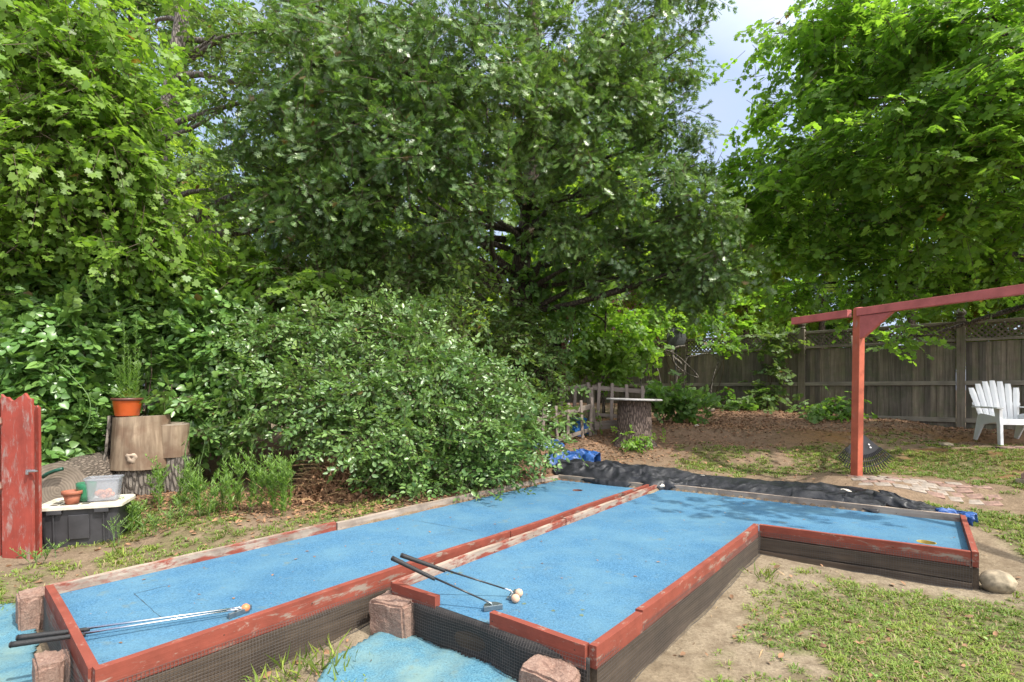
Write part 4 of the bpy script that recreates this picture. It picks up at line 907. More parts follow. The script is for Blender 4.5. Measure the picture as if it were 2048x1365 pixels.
# ================================================================== red boards (gate) on the left
gt = empty('wooden_gate', (-4.0, 4.18, gz(-4.0, 4.2)), 0, 'faded red broken topped board gate at the left edge', 'gate')
def gate_board(px0, px1, ptop, pbot, d, jag, parent, th=.022, lean=0):
    a = W(px0, 780, d); b = W(px1, 780, d); z1 = W(0, ptop, d)[2]; z0 = gz(a[0], d)-.03; mb = MB(); n = 9; top = []
    for i in range(n+1): top.append((a[0]+(b[0]-a[0])*i/n, z1+jag*(random.random()-.5)-(jag*1.3*max(0, 1-abs(i/n-.35)*5))))
    T4 = Matrix(((1,0,0,0),(0,0,1,0),(0,1,0,0),(0,0,0,1)))
    poly = [(a[0]+.01, z0), (b[0]+.01, z0)]+[(x+lean, z) for x, z in top[::-1]]
    cx = (a[0]+b[0])/2; poly = [(x-cx, z-z0) for x, z in poly]
    mb.prism(poly, -th/2, th/2, T4); o = mb.build('board', M['gate_red'], parent, bevel=.003, loc=(cx, d, z0), world=True); return o
gate_board(-70, 1, 800, 1110, 4.2, .03, gt); gate_board(4, 66, 792, 1110, 4.17, .05, gt); gate_board(67, 80, 812, 1100, 4.25, .02, gt)
p = W(63, 942, 4.15); mb = MB(); mb.box((0,0,0), (.07,.008,.02)); mb.box((.035,-.006,0), (.05,.012,.010)); mb.box((-.02,-.008,-.012), (.018,.01,.03)); mb.build('latch', M['zinc'], gt, bevel=.002, loc=tuple(map(float, p-(0,.008,0))), world=True)
local_board('cross_rail', W(-80, 845, 4.15), W(3, 842, 4.15), .02, .06, M['rail_red'], gt)
local_board('cross_rail', W(-80, 975, 4.15), W(3, 972, 4.15), .02, .06, M['rail_red'], gt)

# ================================================================== back fence
fdir = np.array((-.75, .663)); fdir = fdir/np.hypot(*fdir); fA = np.array((7.98, 9.6)); fnorm = np.array((-fdir[1], fdir[0])); fnorm = fnorm if fnorm[1] < 0 else -fnorm
FT, FB = 2.60, .62
fe = empty('board_fence', (5.5, 11.8, .7), 0, 'weathered grey board fence with lattice top running behind the yard', 'fence')
def fpt(s, off=0): return fA+fdir*s+fnorm*off
SP = 2.56
for k in range(-2, 6):
    p = fpt(k*SP, .0); mb = MB(); mb.box((0, 0, (FT-FB+.06)/2), (.125, .125, FT-FB+.06)); zt0 = FT-FB+.06
    mb.lathe([(.05, 0), (.05, .02), (.07, .035), (.055, .06), (.078, .10), (.075, .13), (.045, .175), (.012, .20)], 14, (0, 0, zt0-.005))
    mb.build('post', M['old_wood'], fe, bevel=.004, loc=(p[0], p[1], FB), rz=atan2(fdir[1], fdir[0]), world=True)
for k in range(-2, 5):
    rz = atan2(fdir[1], fdir[0]); s0 = k*SP+.065; s1 = (k+1)*SP-.065; c = fpt((s0+s1)/2); mb = MB(); n = 27; bw = (s1-s0)/n
    for i in range(n):
        x = -(s1-s0)/2+bw*(i+.5); h = FT-.32-FB-.02; mb.box((x, (-.006 if i % 2 else .007)+random.uniform(-.0025,.0025), FB+h/2-.02), (bw+(.012 if i % 2 else -.004), .012, h))
    mb.build('board_panel', M['old_wood'], fe, bevel=0, loc=(c[0], c[1], 0), rz=rz, world=True)
    for z, hh_ in ((FT-.32, .045), (1.52, .075), (.86, .08), (FT-.01, .05)):
        mb = MB(); mb.box((0, 0, 0), (s1-s0, .05, hh_)); q = c+fnorm*(.03 if z in (1.52, .86) else .0); mb.build('fence_rail', M['fence_rail'], fe, bevel=.004, loc=(q[0], q[1], z), rz=rz, world=True)
    mb = MB(); sp = .085; Lx = (s1-s0)
    for sgn in (-1, 1):
        x = -Lx/2-.25
        while x < Lx/2:
            a, b = x, x+.25; z0_, z1_ = FT-.295, FT-.035
            ta = max(0, (-Lx/2-a)/.25); tb_ = min(1, (Lx/2-a)/.25)
            if tb_ > ta+.05:
                za = z0_+(z1_-z0_)*ta; zb = z0_+(z1_-z0_)*tb_
                if sgn < 0: za, zb = z1_-(z1_-z0_)*ta, z1_-(z1_-z0_)*tb_
                boxpath(mb, (a+.25*ta, sgn*.004, za), (a+.25*tb_, sgn*.004, zb), .007, .03)
            x += sp
    mb.build('lattice', M['old_wood'], fe, loc=(c[0], c[1], 0), rz=rz, world=True)

# dark board panel and rusty post behind the bush
dp = empty('dark_fence_panel', (0, 10.2, .8), 0, 'dark brown board panel half hidden behind the oak trunk', 'fence')
mb = MB()
for i in range(17): mb.box((-1.45+i*.145, 10.2+random.uniform(-.005,.005), 1.58), (.138, .02, 1.68))
mb.build('board_panel', M['dark_panel'], dp, world=True); local_board('top_rail', (-1.55,10.16,2.40), (.93,10.16,2.44), .05, .07, M['dark_panel'], dp)
mb = MB(); mb.box((0,0,.8), (.085,.085,1.6)); mb.build('post', M['rust_post'], dp, bevel=.004, loc=(.96,10.1,.72), world=True)

# ================================================================== picket fences
def picket_fence(label, tops, h, d0, d1, wd=.052, rails=(.78, .18), tilt=0):
    """tops: list of (px, py) of picket tops, first at depth d0 and last at d1"""
    n = len(tops); P = []
    for i, (px, py) in enumerate(tops): P.append(W(px, py, d0+(d1-d0)*(px-tops[0][0])/max(1, tops[-1][0]-tops[0][0])))
    e = empty('picket_fence', (P[0][0], P[0][1], gz(P[0][0], P[0][1])), 0, label, 'fence', 'low weathered picket fences')
    dv = P[-1]-P[0]; rz = atan2(dv[1], dv[0]); nn = np.array((sin(rz), -cos(rz), 0))
    for i, p in enumerate(P):
        mb = MB(); hp = h*random.uniform(.95, 1.05); mb.box((0, 0, -hp/2), (wd, .02, hp)); mb.box((0, 0, .0), (wd*.96, .019, .012))
        o = mb.build('picket', M['picket'], e, bevel=.003, loc=tuple(p+nn*.02), rz=rz, world=True); o.rotation_euler = (random.uniform(-.04,.04), random.uniform(-.07,.07)+tilt, rz)
    for r in rails:
        a = P[0]-(0, 0, h*(1-r)); b = P[-1]-(0, 0, h*(1-r)); ex = nrm(b-a)*.10; local_board('rail', a-ex*1.3, b+ex*.4, .028, .075 if r > .5 else .06, M['picket_rail'], e)
    return e
picket_fence('low leaning picket fence running out from under the bush toward the stump table', [(1086,820),(1110,813),(1135,807),(1160,802),(1182,796)], .62, 8.0, 8.65)
picket_fence('low picket fence standing directly behind the stump table', [(1199,767),(1225,768),(1253,770),(1285,773)], .60, 9.25, 9.05, rails=(.86, .10))
picket_fence('short far picket fence beside the rusty brown post', [(1124,773),(1151,772),(1176,766)], .55, 9.6, 9.5, rails=(.90, .2))
tb0 = local_board('raised_bed_board', W(1188, 852, 8.75), W(1242, 848, 8.9), .05, .13, M['picket_rail'], None); tag(tb0, 'short timber edging board on the ground left of the stump table', 'board')
tb1 = local_board('timber_post', W(1187, 872, 8.9), W(1178, 776, 9.0), .09, .09, M['picket_rail'], None); tag(tb1, 'leaning square timber post where the picket fences meet', 'post')

# ================================================================== tarps
def tarp(name, label, line, wid, hgt, mat, seed, ridge=5.0, nv=34, step=.02, cover=.04):
    """wrinkled cloth heaped along a plan polyline"""
    line = [np.array(p, float) for p in line]; S = [0]
    for i in range(1, len(line)): S.append(S[-1]+np.hypot(*(line[i]-line[i-1])))
    nu = int(S[-1]/step); u = np.linspace(0, S[-1], nu); cx = np.interp(u, S, [p[0] for p in line]); cy = np.interp(u, S, [p[1] for p in line])
    tx_ = np.gradient(cx); ty_ = np.gradient(cy); l = np.hypot(tx_, ty_); tx_, ty_ = tx_/l, ty_/l
    v = np.linspace(-1, 1, nv); UU, VV = np.meshgrid(u, v, indexing='ij')
    wv = wid*(.65+.6*fbm(UU*1.6, UU*0+seed, 3, seed)); ed = (vn(UU*6, VV*0+np.sign(VV)*3, seed+2)-.5)*.10*np.abs(VV)**3
    off = VV*wv/2+ed+.05*(vn(UU*2.2, VV*2, seed+4)-.5)
    x = cx[:, None]-ty_[:, None]*off; y = cy[:, None]+tx_[:, None]*off
    def lin(x_, y_, s_):
        ix = np.floor(x_); iy = np.floor(y_); fx = x_-ix; fy = y_-iy; a_ = _h(ix, iy, 0, s_); b_ = _h(ix+1, iy, 0, s_); c_ = _h(ix, iy+1, 0, s_); d_ = _h(ix+1, iy+1, 0, s_)
        return (a_*(1-fx)+b_*fx)*(1-fy)+(c_*(1-fx)+d_*fx)*fy
    crease = (1-np.abs(2*lin(UU*4.2+VV*1.9, VV*1.6-UU*2.4, seed+20)-1))*.6+(1-np.abs(2*lin(UU*9.5-VV*2.6, VV*2.8+UU*5.6, seed+21)-1))*.38
    a = fbm(UU*ridge+VV*1.1, VV*1.7-UU*1.2, 3, seed+5); rd = 1-np.abs(2*a-1)*2.2; rd = np.clip(rd, 0, 1)**1.3
    b = 1-np.abs(2*fbm(UU*ridge*2.3-VV*2, VV*3+UU, 2, seed+7)-1)*2
    prof = np.clip(1-np.abs(VV)**5, 0, 1); hh_ = hgt*(.35+1.1*fbm(UU*1.3+5, UU*0, 3, seed+8))*(1-.55*sstep(1.3, 1.9, UU))
    z = ground(x, y, False)+.012+prof*hh_*(.05+1.05*crease+.15*rd)+.008*np.clip(b, 0, 1)*(1-VV**4)
    x = x+(b-.3)*.014; y = y+(rd-.5)*.03*prof
    o = grid_mesh(name, x, y, z, mat); md = o.modifiers.new('t', 'SOLIDIFY'); md.thickness = .003; return tag(o, label, 'tarp')
ex = np.array((.585, .81))
def beh(a, b, t, o): p = a+(b-a)*t; return p+ex*o
tarp('tarp', 'black tarp bunched along the far edge of the L shaped green', [LD+(.02,.20), beh(LD,LC,.5,.20), beh(LD,LC,1,.20), beh(RC,RD,.1,.18), beh(RC,RD,.3,.20), beh(RC,RD,.5,.26), beh(RC,RD,.68,.26), beh(RC,RD,.80,.15)], .50, .105, M['tarp_black'], 101, step=.014, nv=44)
tarp('tarp', 'short crumpled black tarp end past the far right of the L shaped green', [beh(RC,RD,.77,.34), beh(RC,RD,.9,.20), beh(RC,RD,1.02,.12)], .34, .11, M['tarp_black'], 120, 7, step=.014)
tarp('tarp', 'bright blue tarp crumpled in a heap at the far end of the narrow lane', [LD+(-.12,.36), LD+(.15,.42), LD+(.40,.36), LD+(.55,.22)], .24, .17, M['tarp_blue'], 131, 6, step=.012)
tarp('tarp', 'small blue tarp scrap by the far right corner of the L shaped green', [RD+(-.10,.15), RD+(.06,.11), RD+(.13,.02)], .16, .10, M['tarp_blue'], 141, 8)
tarp('tarp', 'faded blue tarp lying under the leaves left of the picket fence', [W(1062,890,7.9)[:2], W(1090,888,8.0)[:2], W(1118,880,8.1)[:2]], .25, .08, M['tarp_blue'], 151, 8)
# blue crumpled bag behind the pickets
mb = MB(); bl_ = W(1157, 880, 8.75); mb.lathe([(.02,.0),(.10,.0),(.14,.06),(.15,.16),(.12,.24),(.15,.31),(.05,.29)], 22, wob=lambda q, z: 1+.22*sin(3*q+z*14)+.12*sin(7*q+z*30)); o = mb.build('plastic_bag', M['blue_plastic'], loc=(float(bl_[0]), 8.8, gz(bl_[0], 8.8)-.02)); tag(o, 'crumpled bright blue plastic bag behind the leaning picket fence', 'bag')

# ================================================================== stones, bricks, dish
def stone(px, py, z, r, lab, mat, grp=None, sq=.75, seed=0):
    import bmesh
    p = WZ(px, py, z); bm = bmesh.new(); bmesh.ops.create_icosphere(bm, subdivisions=4, radius=1)
    for v in bm.verts:
        c = v.co; k = 1+.30*(float(fbm(np.array(c.x*1.3+seed), np.array(c.y*1.3+c.z*1.7), 3, seed))-.5)+.05*(float(vn(np.array(c.x*7), np.array(c.y*7+c.z*5), seed))-.5); v.co = Vector((c.x*k*r, c.y*k*r*.9, c.z*k*r*sq))
    me = bpy.data.meshes.new('stone'); bm.to_mesh(me); bm.free(); me.materials.append(mat); me.polygons.foreach_set('use_smooth', [True]*len(me.polygons))
    o = bpy.data.objects.new('stone', me); COL.objects.link(o); o.location = (p[0], p[1], gz(p[0], p[1])+r*sq*.62); return tag(o, lab, 'stone', grp)
stone(1996, 1180, .06, .10, 'large round tan stone by the corner of the L shaped green', M['stone'], None, .8, 2)
stone(1318, 958, .36, .065, 'white stone behind the tarp near the corner between the two lanes', M['white_stone'], None, .5, 5)
stone(1404, 958, .36, .05, 'small white stone behind the middle of the black tarp', M['white_stone'], None, .5, 7)
stone(1690, 995, .30, .075, 'flat white stone between the two black tarps', M['white_stone'], None, .45, 9)
stone(1795, 845, .76, .14, 'pale flat stone at the foot of the board fence', M['stone'], None, .45, 11)
stone(1892, 882, .66, .09, 'small pale stone on the lawn left of the white chair', M['stone'], None, .4, 13)
stone(1393, 862, .68, .05, 'little pale stone on the leaf covered slope', M['white_stone'], None, .4, 15)
stone(1420, 828, .9, .10, 'dark rounded stone on the leafy slope behind the stump table', M['rock_dark'], None, .7, 17)
ords = ['first','second','third','fourth','fifth','sixth','seventh','eighth','ninth']; rows = ['nearest','second','middle','fourth','farthest']; cnt = [0]*5
bp = WZ(1858, 978, .34); c0 = Vector((float(bp[0]), float(bp[1]), 0)); dirx = Vector((.93, -.30, 0)).normalized(); diry = Vector((-dirx.y, dirx.x, 0))
for i in range(8):
    for j in range(5):
        if random.random() < .10: continue
        q = c0+dirx*((i-4)*.158+(j % 2)*.06+random.uniform(-.01,.01))+diry*((j-1.5)*.112+random.uniform(-.008,.008)); mb = MB(); mb.box((0,0,0), (.145,.095,.05)); red_ = random.random() < .5
        o = mb.build('brick', M['brick'] if red_ else M['brick_grey'], bevel=.006); gq = gz(q.x, q.y); 
        sl_x = (gz(q.x+.1, q.y)-gz(q.x-.1, q.y))/.2; sl_y = (gz(q.x, q.y+.1)-gz(q.x, q.y-.1))/.2
        o.location = (q.x, q.y, gq-.021+random.uniform(0, .007)); o.rotation_euler = (math.atan(sl_y), -math.atan(sl_x), atan2(dirx.y, dirx.x)+random.uniform(-.08, .08)); tag(o, ('red' if red_ else 'grey')+' brick, '+ords[cnt[j]]+' from the left in the '+rows[j]+' row of the paver patch', 'brick', 'bricks laid flat in the patch beside the red post'); cnt[j] += 1
rb = WZ(2052, 985, .28)
for i in range(3):
    mb = MB(); mb.box((0,0,0), (.20,.10,.06)); o = mb.build('brick', M['brick'] if i else M['stone'], bevel=.006, loc=(float(rb[0])+.02*i, float(rb[1])-.02*i, gz(rb[0], rb[1])+.03+.062*i), rz=.4+.2*i); tag(o, ('lowest', 'middle', 'topmost')[i]+' brick of the little stack at the right edge', 'brick', 'stacked bricks at the right edge')
for i in range(4):
    q = W(2010+i*26, 905, 7.35); mb = MB(); mb.box((0,0,0), (.19,.095,.05)); o = mb.build('brick', M['brick'], bevel=.006, loc=(float(q[0]), float(q[1])-.02*i, gz(q[0], q[1])+.012), rz=-.15); tag(o, 'red brick, '+ords[i]+' from the left in the row before the white chair', 'brick', 'brick row in front of the white chair')
dc = W(1353, 676, 12.6); de = empty('round_dish', dc, 0, 'dark grey round dish hanging in front of the fence top among vines', 'dish')
mb = MB(); R_ = .235; mb.lathe([(.001,.06),(R_*.5,.045),(R_*.85,.018),(R_,0),(R_*1.03,.0),(R_*1.03,-.012),(R_*.5,.03),(.001,.045)], 40); o = mb.build('dish_face', M['dish'], de, smooth=True); o.rotation_euler = (radians(90), 0, radians(8))
mb = MB(); mb.tube([(0,.05,0),(.02,.12,-.4),(.02,.15,-1.0)], .02, 8); mb.build('dish_pole', M['dish'], de)

# ================================================================== VEGETATION
def bl(lst): return [B(*b) for b in lst]
# --- left maple
tree('maple_tree', 'bright green maple filling the top left corner', 'tree', (-6.1, 7.0, .35), [(-6.1,7.0,.3),(-6.05,6.95,2.5),(-5.9,6.7,5),(-5.6,6.6,7.4)], .15, .06,
  bl([(40,60,6.2,1.15,190),(130,70,6.0,.75,170),(110,200,5.9,1.0,200),(185,190,6.2,.6,140),(30,300,5.9,1.0,180),(180,330,6.0,.8,170),(235,320,6.4,.5,110),(310,430,6.5,.42,80),(80,430,6.2,.9,150),(220,460,6.3,.7,120),(-90,150,6.0,1.2,120),(-100,400,6.0,1.1,120),(120,-110,6.3,1.3,120),(10,520,6.3,.8,110),(150,540,6.6,.7,90),(260,520,6.7,.5,80),(370,510,7.0,.42,60),(60,570,6.5,.5,60),(-100,-150,6.2,1.3,80)]),
  dict(k=10, length=.34, size=.074, tmpl=TM, ang=1.0, jit=.45, svar=.45), M['lf_maple'], M['bark'], spkw=dict(droop=.35, spacing=1.75, cr=.16))
# --- grey trunk cherry behind
tree('cherry_tree', 'tall grey trunked tree with sky gaps between the top left maple and the oak', 'tree', (-6.3, 10.0, .7), [(-6.5,10.0,.6),(-6.5,10,3.5),(-6.55,10,6.0),(-6.3,10,6.9),(-6.15,10,7.9),(-6.05,10,9.2)], .2, .10,
  bl([(430,70,9.6,.8,90),(530,60,9.4,.9,110),(460,200,9.3,.8,90),(580,170,9.3,.9,90),(420,310,9.2,.6,60),(540,330,9.0,.7,70),(290,60,11,.8,70),(470,430,9.5,.8,90),(640,30,9.8,1.0,120),(600,430,9.6,.7,80),(500,-120,9.5,1.4,80),(350,480,10,.8,70)]),
  dict(k=8, length=.34, size=.10, tmpl=TV, ang=.8, jit=.5), M['lf_cherry'], M['bark_grey'], limb_r=.06,
  extra=lambda mb, off: (limb(mb, Vector(W(338,158,10))-off, Vector(W(560,166,9.6))-off, .07, .02), limb(mb, Vector(W(395,440,10))-off, Vector(W(482,385,9.7))-off, .10, .06), limb(mb, Vector(W(330,500,10))-off, Vector(W(400,425,10))-off, .11, .09), limb(mb, Vector(W(400,470,9.9))-off, Vector(W(575,462,9.5))-off, .09, .03)))
# --- pin oak in the middle
tree('oak_tree', 'large glossy leaved oak with a dark vine clad trunk in the middle', 'tree', (.2, 10.4, .85), [(.2,10.4,.8),(.25,10.35,2.2),(.15,10.3,3.6),(.35,10.2,5.2),(.4,10.0,8),(.5,9.8,10)], .24, .09,
  bl([(820,520,7.9,.5,90),(900,500,8.2,.45,60),(1130,470,8.6,.5,90),(1220,480,8.8,.5,90),(1290,540,9.0,.4,60),(1180,560,9.4,.4,50),(700,480,7.7,.5,80),(580,430,7.6,.5,80),(560,250,7.4,.75,170),(500,340,7.6,.42,70),(640,120,7.2,.85,180),(700,260,7.0,.75,170),(640,390,7.2,.6,120),(800,130,7.0,.9,190),(840,290,7.0,.8,180),(760,400,7.2,.65,130),(930,60,7.2,.9,170),(970,200,7.2,.85,180),(930,380,7.4,.75,150),(1080,110,7.6,.9,180),(1090,260,7.8,.85,170),(1200,60,8.0,.95,170),(1210,220,8.2,.85,160),(1180,360,8.4,.8,130),(1310,130,8.4,.65,110),(1320,30,8.6,.8,110),(1330,250,8.6,.7,120),(1300,380,8.6,.7,110),(1390,320,8.8,.45,60),(1390,430,8.2,.6,110),(1440,520,8.2,.6,110),(1380,560,8.8,.6,90),(1350,490,8.6,.6,90),(720,-60,7.5,1.2,100),(1000,-120,8,1.5,110),(1260,-100,8.6,1.1,80),(880,490,8.6,.6,60),(600,20,7.8,.6,90),(1370,-20,8.8,.4,40)]),
  dict(k=9, length=.30, size=.108, tmpl=TO, ang=.9, jit=.65, svar=.45), M['lf_oak'], M['bark'], limb_r=.06, spkw=dict(droop=.25, spacing=1.25, up=.6, cr=.13, clump=9),
  extra=lambda mb, off: (limb(mb, Vector(W(1010,480,10.2))-off, Vector(W(870,455,9.4))-off, .07, .03), limb(mb, Vector(W(1060,470,10.3))-off, Vector(W(1010,330,9.6))-off, .10, .04), limb(mb, Vector(W(1080,350,10.2))-off, Vector(W(1330,352,9.4))-off, .07, .03), limb(mb, Vector(W(1050,470,10.2))-off, Vector(W(1290,465,9.6))-off, .07, .03)))
# --- right maple
tree('maple_tree', 'large maple with layered green boughs hanging over the fence at the right', 'tree', (9.6, 8.2, .6), [(9.6,8.2,.5),(9.4,8.1,2.5),(9.0,7.9,4.6),(8.6,7.6,6.6),(8.2,7.2,8.6)], .2, .07,
  [(tuple(W(px, py, d)), (r, r*.8, r*.42), n) for px, py, d, r, n in ((1640,130,8.2,.6,80),(1620,50,8.3,.45,50),(1700,60,7.8,.9,150),(1680,190,8.0,.9,130),(1830,80,7.2,.9,160),(1820,230,7.2,.8,140),(1950,40,6.8,.9,150),(1960,190,6.6,.8,140),(2060,110,6.6,.9,110),(1610,290,9.0,.6,80),(1660,330,8.2,.8,130),(1790,340,7.6,.8,130),(1900,320,7.0,.8,130),(2030,300,6.8,.8,120),(1540,360,9.0,.6,90),(1490,330,9.5,.45,50),(1470,410,9.4,.5,60),(1540,210,9.2,.4,40),(1560,70,8.6,.35,32),(1600,420,8.6,.8,120),(1740,430,8.2,.9,140),(1880,430,7.6,.8,120),(2010,420,7.4,.8,110),(1560,500,9.2,.7,90),(1680,510,8.8,.8,110),(1820,530,8.4,.8,110),(1960,530,8.2,.8,100),(1600,580,9.4,.6,70),(1740,590,8.8,.55,60),(1900,585,8.5,.45,35),(2040,560,8.4,.6,60),(1800,670,9.2,.4,25),(1510,430,9.6,.5,60),(1760,-80,7.8,1.3,130),(1960,-120,7.2,1.4,130),(2200,300,7.0,1.3,140),(2250,100,7,1.3,120),(2300,500,7.6,1.2,110))]
  +[((9.8,6.4,5.4),(1.5,1.3,1.0),150),((10.5,7.8,5.2),(1.5,1.3,1.0),130),((11.0,6.4,6.8),(1.6,1.4,1.0),100),((4.5,3.5,4.9),(.7,.45,.2),20),((5.3,3.3,4.9),(.6,.4,.2),17),((5.2,3.9,4.6),(.4,.3,.2),8)],
  dict(k=10, length=.38, size=.086, tmpl=TM, ang=1.0, jit=.36, svar=.45), M['lf_maple2'], M['bark'], limb_r=.07, spkw=dict(droop=.22, flat=.35, spacing=1.0, vb=.62, cr=.17, clump=11),
  extra=lambda mb, off: (limb(mb, Vector((9.2,8.0,3.2))-off, Vector(W(1900,478,8.2))-off, .085, .03), limb(mb, Vector(W(2090,560,8.2))-off, Vector(W(1940,230,7.8))-off, .035, .015), limb(mb, Vector(W(2080,450,8))-off, Vector(W(1840,300,7.8))-off, .04, .012)))

# --- far trees behind everything
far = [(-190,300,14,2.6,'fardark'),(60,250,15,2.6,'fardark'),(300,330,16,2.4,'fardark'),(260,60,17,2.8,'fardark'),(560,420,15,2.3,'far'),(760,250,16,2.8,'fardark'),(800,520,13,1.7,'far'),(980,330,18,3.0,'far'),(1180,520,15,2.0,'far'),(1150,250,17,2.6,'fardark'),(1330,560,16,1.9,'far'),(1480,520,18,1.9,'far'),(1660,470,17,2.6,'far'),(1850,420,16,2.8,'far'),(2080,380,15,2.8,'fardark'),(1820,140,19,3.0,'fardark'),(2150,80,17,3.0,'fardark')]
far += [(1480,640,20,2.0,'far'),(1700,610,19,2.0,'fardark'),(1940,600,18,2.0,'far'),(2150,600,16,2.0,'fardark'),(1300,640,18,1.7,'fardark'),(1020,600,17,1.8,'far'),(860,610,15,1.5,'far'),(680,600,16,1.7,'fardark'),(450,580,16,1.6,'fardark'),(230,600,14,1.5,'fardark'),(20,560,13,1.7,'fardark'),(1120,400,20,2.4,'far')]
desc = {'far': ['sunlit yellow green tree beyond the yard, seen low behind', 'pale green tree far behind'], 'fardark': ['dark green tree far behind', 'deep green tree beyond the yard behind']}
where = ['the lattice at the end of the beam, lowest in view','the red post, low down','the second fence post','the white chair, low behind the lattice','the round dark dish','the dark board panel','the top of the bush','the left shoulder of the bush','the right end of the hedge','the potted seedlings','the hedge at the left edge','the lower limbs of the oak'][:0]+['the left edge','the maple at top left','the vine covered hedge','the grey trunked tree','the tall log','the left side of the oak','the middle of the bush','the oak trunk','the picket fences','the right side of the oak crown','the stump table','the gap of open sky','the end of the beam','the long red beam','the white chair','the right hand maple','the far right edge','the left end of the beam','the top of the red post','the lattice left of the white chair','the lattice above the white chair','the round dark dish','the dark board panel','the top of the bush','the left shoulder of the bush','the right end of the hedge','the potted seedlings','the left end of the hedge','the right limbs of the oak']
for i, (px, py, d, r, kd) in enumerate(far):
    c = W(px, py, d); bls = []
    for q in range(9):
        o_ = nrm(rng.normal(size=3))*r*np.array((.75, .6, .75)); bls.append((tuple(c+o_), (r*.5, r*.5, r*.42), 95))
    bs = (c[0]+rng.normal()*.3, d+.3, 1.0)
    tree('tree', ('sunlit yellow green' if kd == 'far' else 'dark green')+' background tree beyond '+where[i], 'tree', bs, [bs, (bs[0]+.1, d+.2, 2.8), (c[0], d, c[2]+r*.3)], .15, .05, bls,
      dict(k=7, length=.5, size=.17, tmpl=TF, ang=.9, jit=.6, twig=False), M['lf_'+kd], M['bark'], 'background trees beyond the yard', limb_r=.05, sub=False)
c = W(1200, 620, 14.0); bs = (c[0], 14.0, 1.0)
tree('plum_tree', 'purple leaved plum tree behind the picket fences', 'tree', bs, [bs, (c[0], 14, 2.2), (c[0], 14, 4)], .08, .03, [(tuple(W(px, py, 14.0)), (.7, .6, .7), 80) for px, py in ((1160,620),(1230,560),(1250,640),(1180,540))], dict(k=7, length=.35, size=.11, tmpl=TK, ang=.9, jit=.6, twig=False), M['lf_red'], M['bark'], sub=False)
# saplings with thin trunks
def sapling(px, ptop, d, lab, blobs, mat='lf_maple', r=.03):
    b = W(px, 800, d); bs = (b[0], d, gz(b[0], d)); tree('sapling', lab, 'tree', bs, [bs, (b[0]+.03, d, 2.2), tuple(W(px+8, ptop, d))], r, r*.5, bl(blobs), dict(k=7, length=.36, size=.115, tmpl=TM, ang=1.0, jit=.35), M[mat], M['bark'], 'young saplings', limb_r=.015)
sapling(1207, 480, 11.2, 'thin young maple sapling rising above the picket fences', [(1200,560,11.2,.55,50),(1150,610,11.4,.5,40),(1240,680,11.3,.5,55),(1180,700,11.5,.5,60),(1210,500,11.2,.5,30)])
sapling(722, 390, 8.6, 'thin sapling with a pale stem behind the bush', [(700,470,8.6,.5,50),(620,500,8.6,.6,60),(790,520,8.7,.5,50),(700,560,8.7,.6,50)])
sapling(470, 500, 8.4, 'young maple between the hedge and the bush', [(400,560,7.7,.5,60),(500,580,7.4,.5,70),(560,530,7.6,.5,60),(450,510,7.9,.5,50),(620,570,7.3,.4,50)])
sapling(150, 470, 7.4, 'young maple above the left part of the hedge', [(60,560,7.4,.55,70),(180,600,7.4,.5,60),(260,560,7.8,.5,45),(120,500,7.6,.5,50)])

bl_ = [(590,560,7.6,.4,70),(680,540,7.8,.45,80),(760,590,7.6,.4,80),(840,570,8.0,.45,80),(900,610,8.0,.4,70),(640,620,7.3,.4,70),(950,560,8.6,.4,50),(720,640,7.3,.35,60),(540,620,7.3,.4,70),(480,570,7.6,.4,60),(880,660,7.6,.3,50)]
# --- hedge and bushes
def clear(O): return (np.abs(O[:, 0]-(sx+.02)) < .62) & (O[:, 1] < 6.42)      # the hedge stays behind the logs and the pot
def bush(name, label, cat, base, blobs, leafkw, mat, spkw=None, stems=14, group=None, barkm=None, shoots=0):
    e = empty(name, base, 0, label, cat, group); off = Vector([float(q) for q in base]); mb = MB()
    for i in range(stems):
        c, r, n_ = random.choice(blobs); t = Vector([float(a+random.uniform(-.5,.5)*b) for a, b in zip(c, r)]); b0_ = Vector((t.x*.6+off.x*.4, t.y*.5+off.y*.5+.1, 0)); b0_.z = gz(b0_.x, b0_.y)
        limb(mb, b0_-off, t-off, .014, .005, 6, .15, 5)
    mb.build('stems', barkm or M['twig'], e, smooth=True)
    if shoots:
        k = rng.integers(0, len(blobs), shoots); c_ = np.array([blobs[i][0] for i in k]); r_ = np.array([blobs[i][1] for i in k]); u = nrm(rng.normal(size=(shoots, 3))+np.array((0, -.5, .9))); O2 = c_+u*r_*.9
        m = ~clear(O2); O2, u = O2[m], u[m]; shoots = len(O2)
        D2 = nrm(u*.8+np.array((0, -.1, .5))+rng.normal(size=(shoots, 3))*.35); kw = dict(leafkw); kw.update(k=15, length=.42, jit=.5)
        spray_leaves(O2, D2, nrm(rng.normal(size=(shoots, 3))*.5+np.array((0, -.5, .7))), rng.random(shoots)*.3+.35, mat=mat, parent=e, name='foliage', **kw)
    O, D, N_, G = blob_sprays(blobs, **(spkw or {})); m = (O[:, 2] > ground(O[:, 0], O[:, 1], False)+.03) & ~clear(O); spray_leaves(O[m], D[m], N_[m], G[m], mat=mat, parent=e, name='foliage', **leafkw); return e
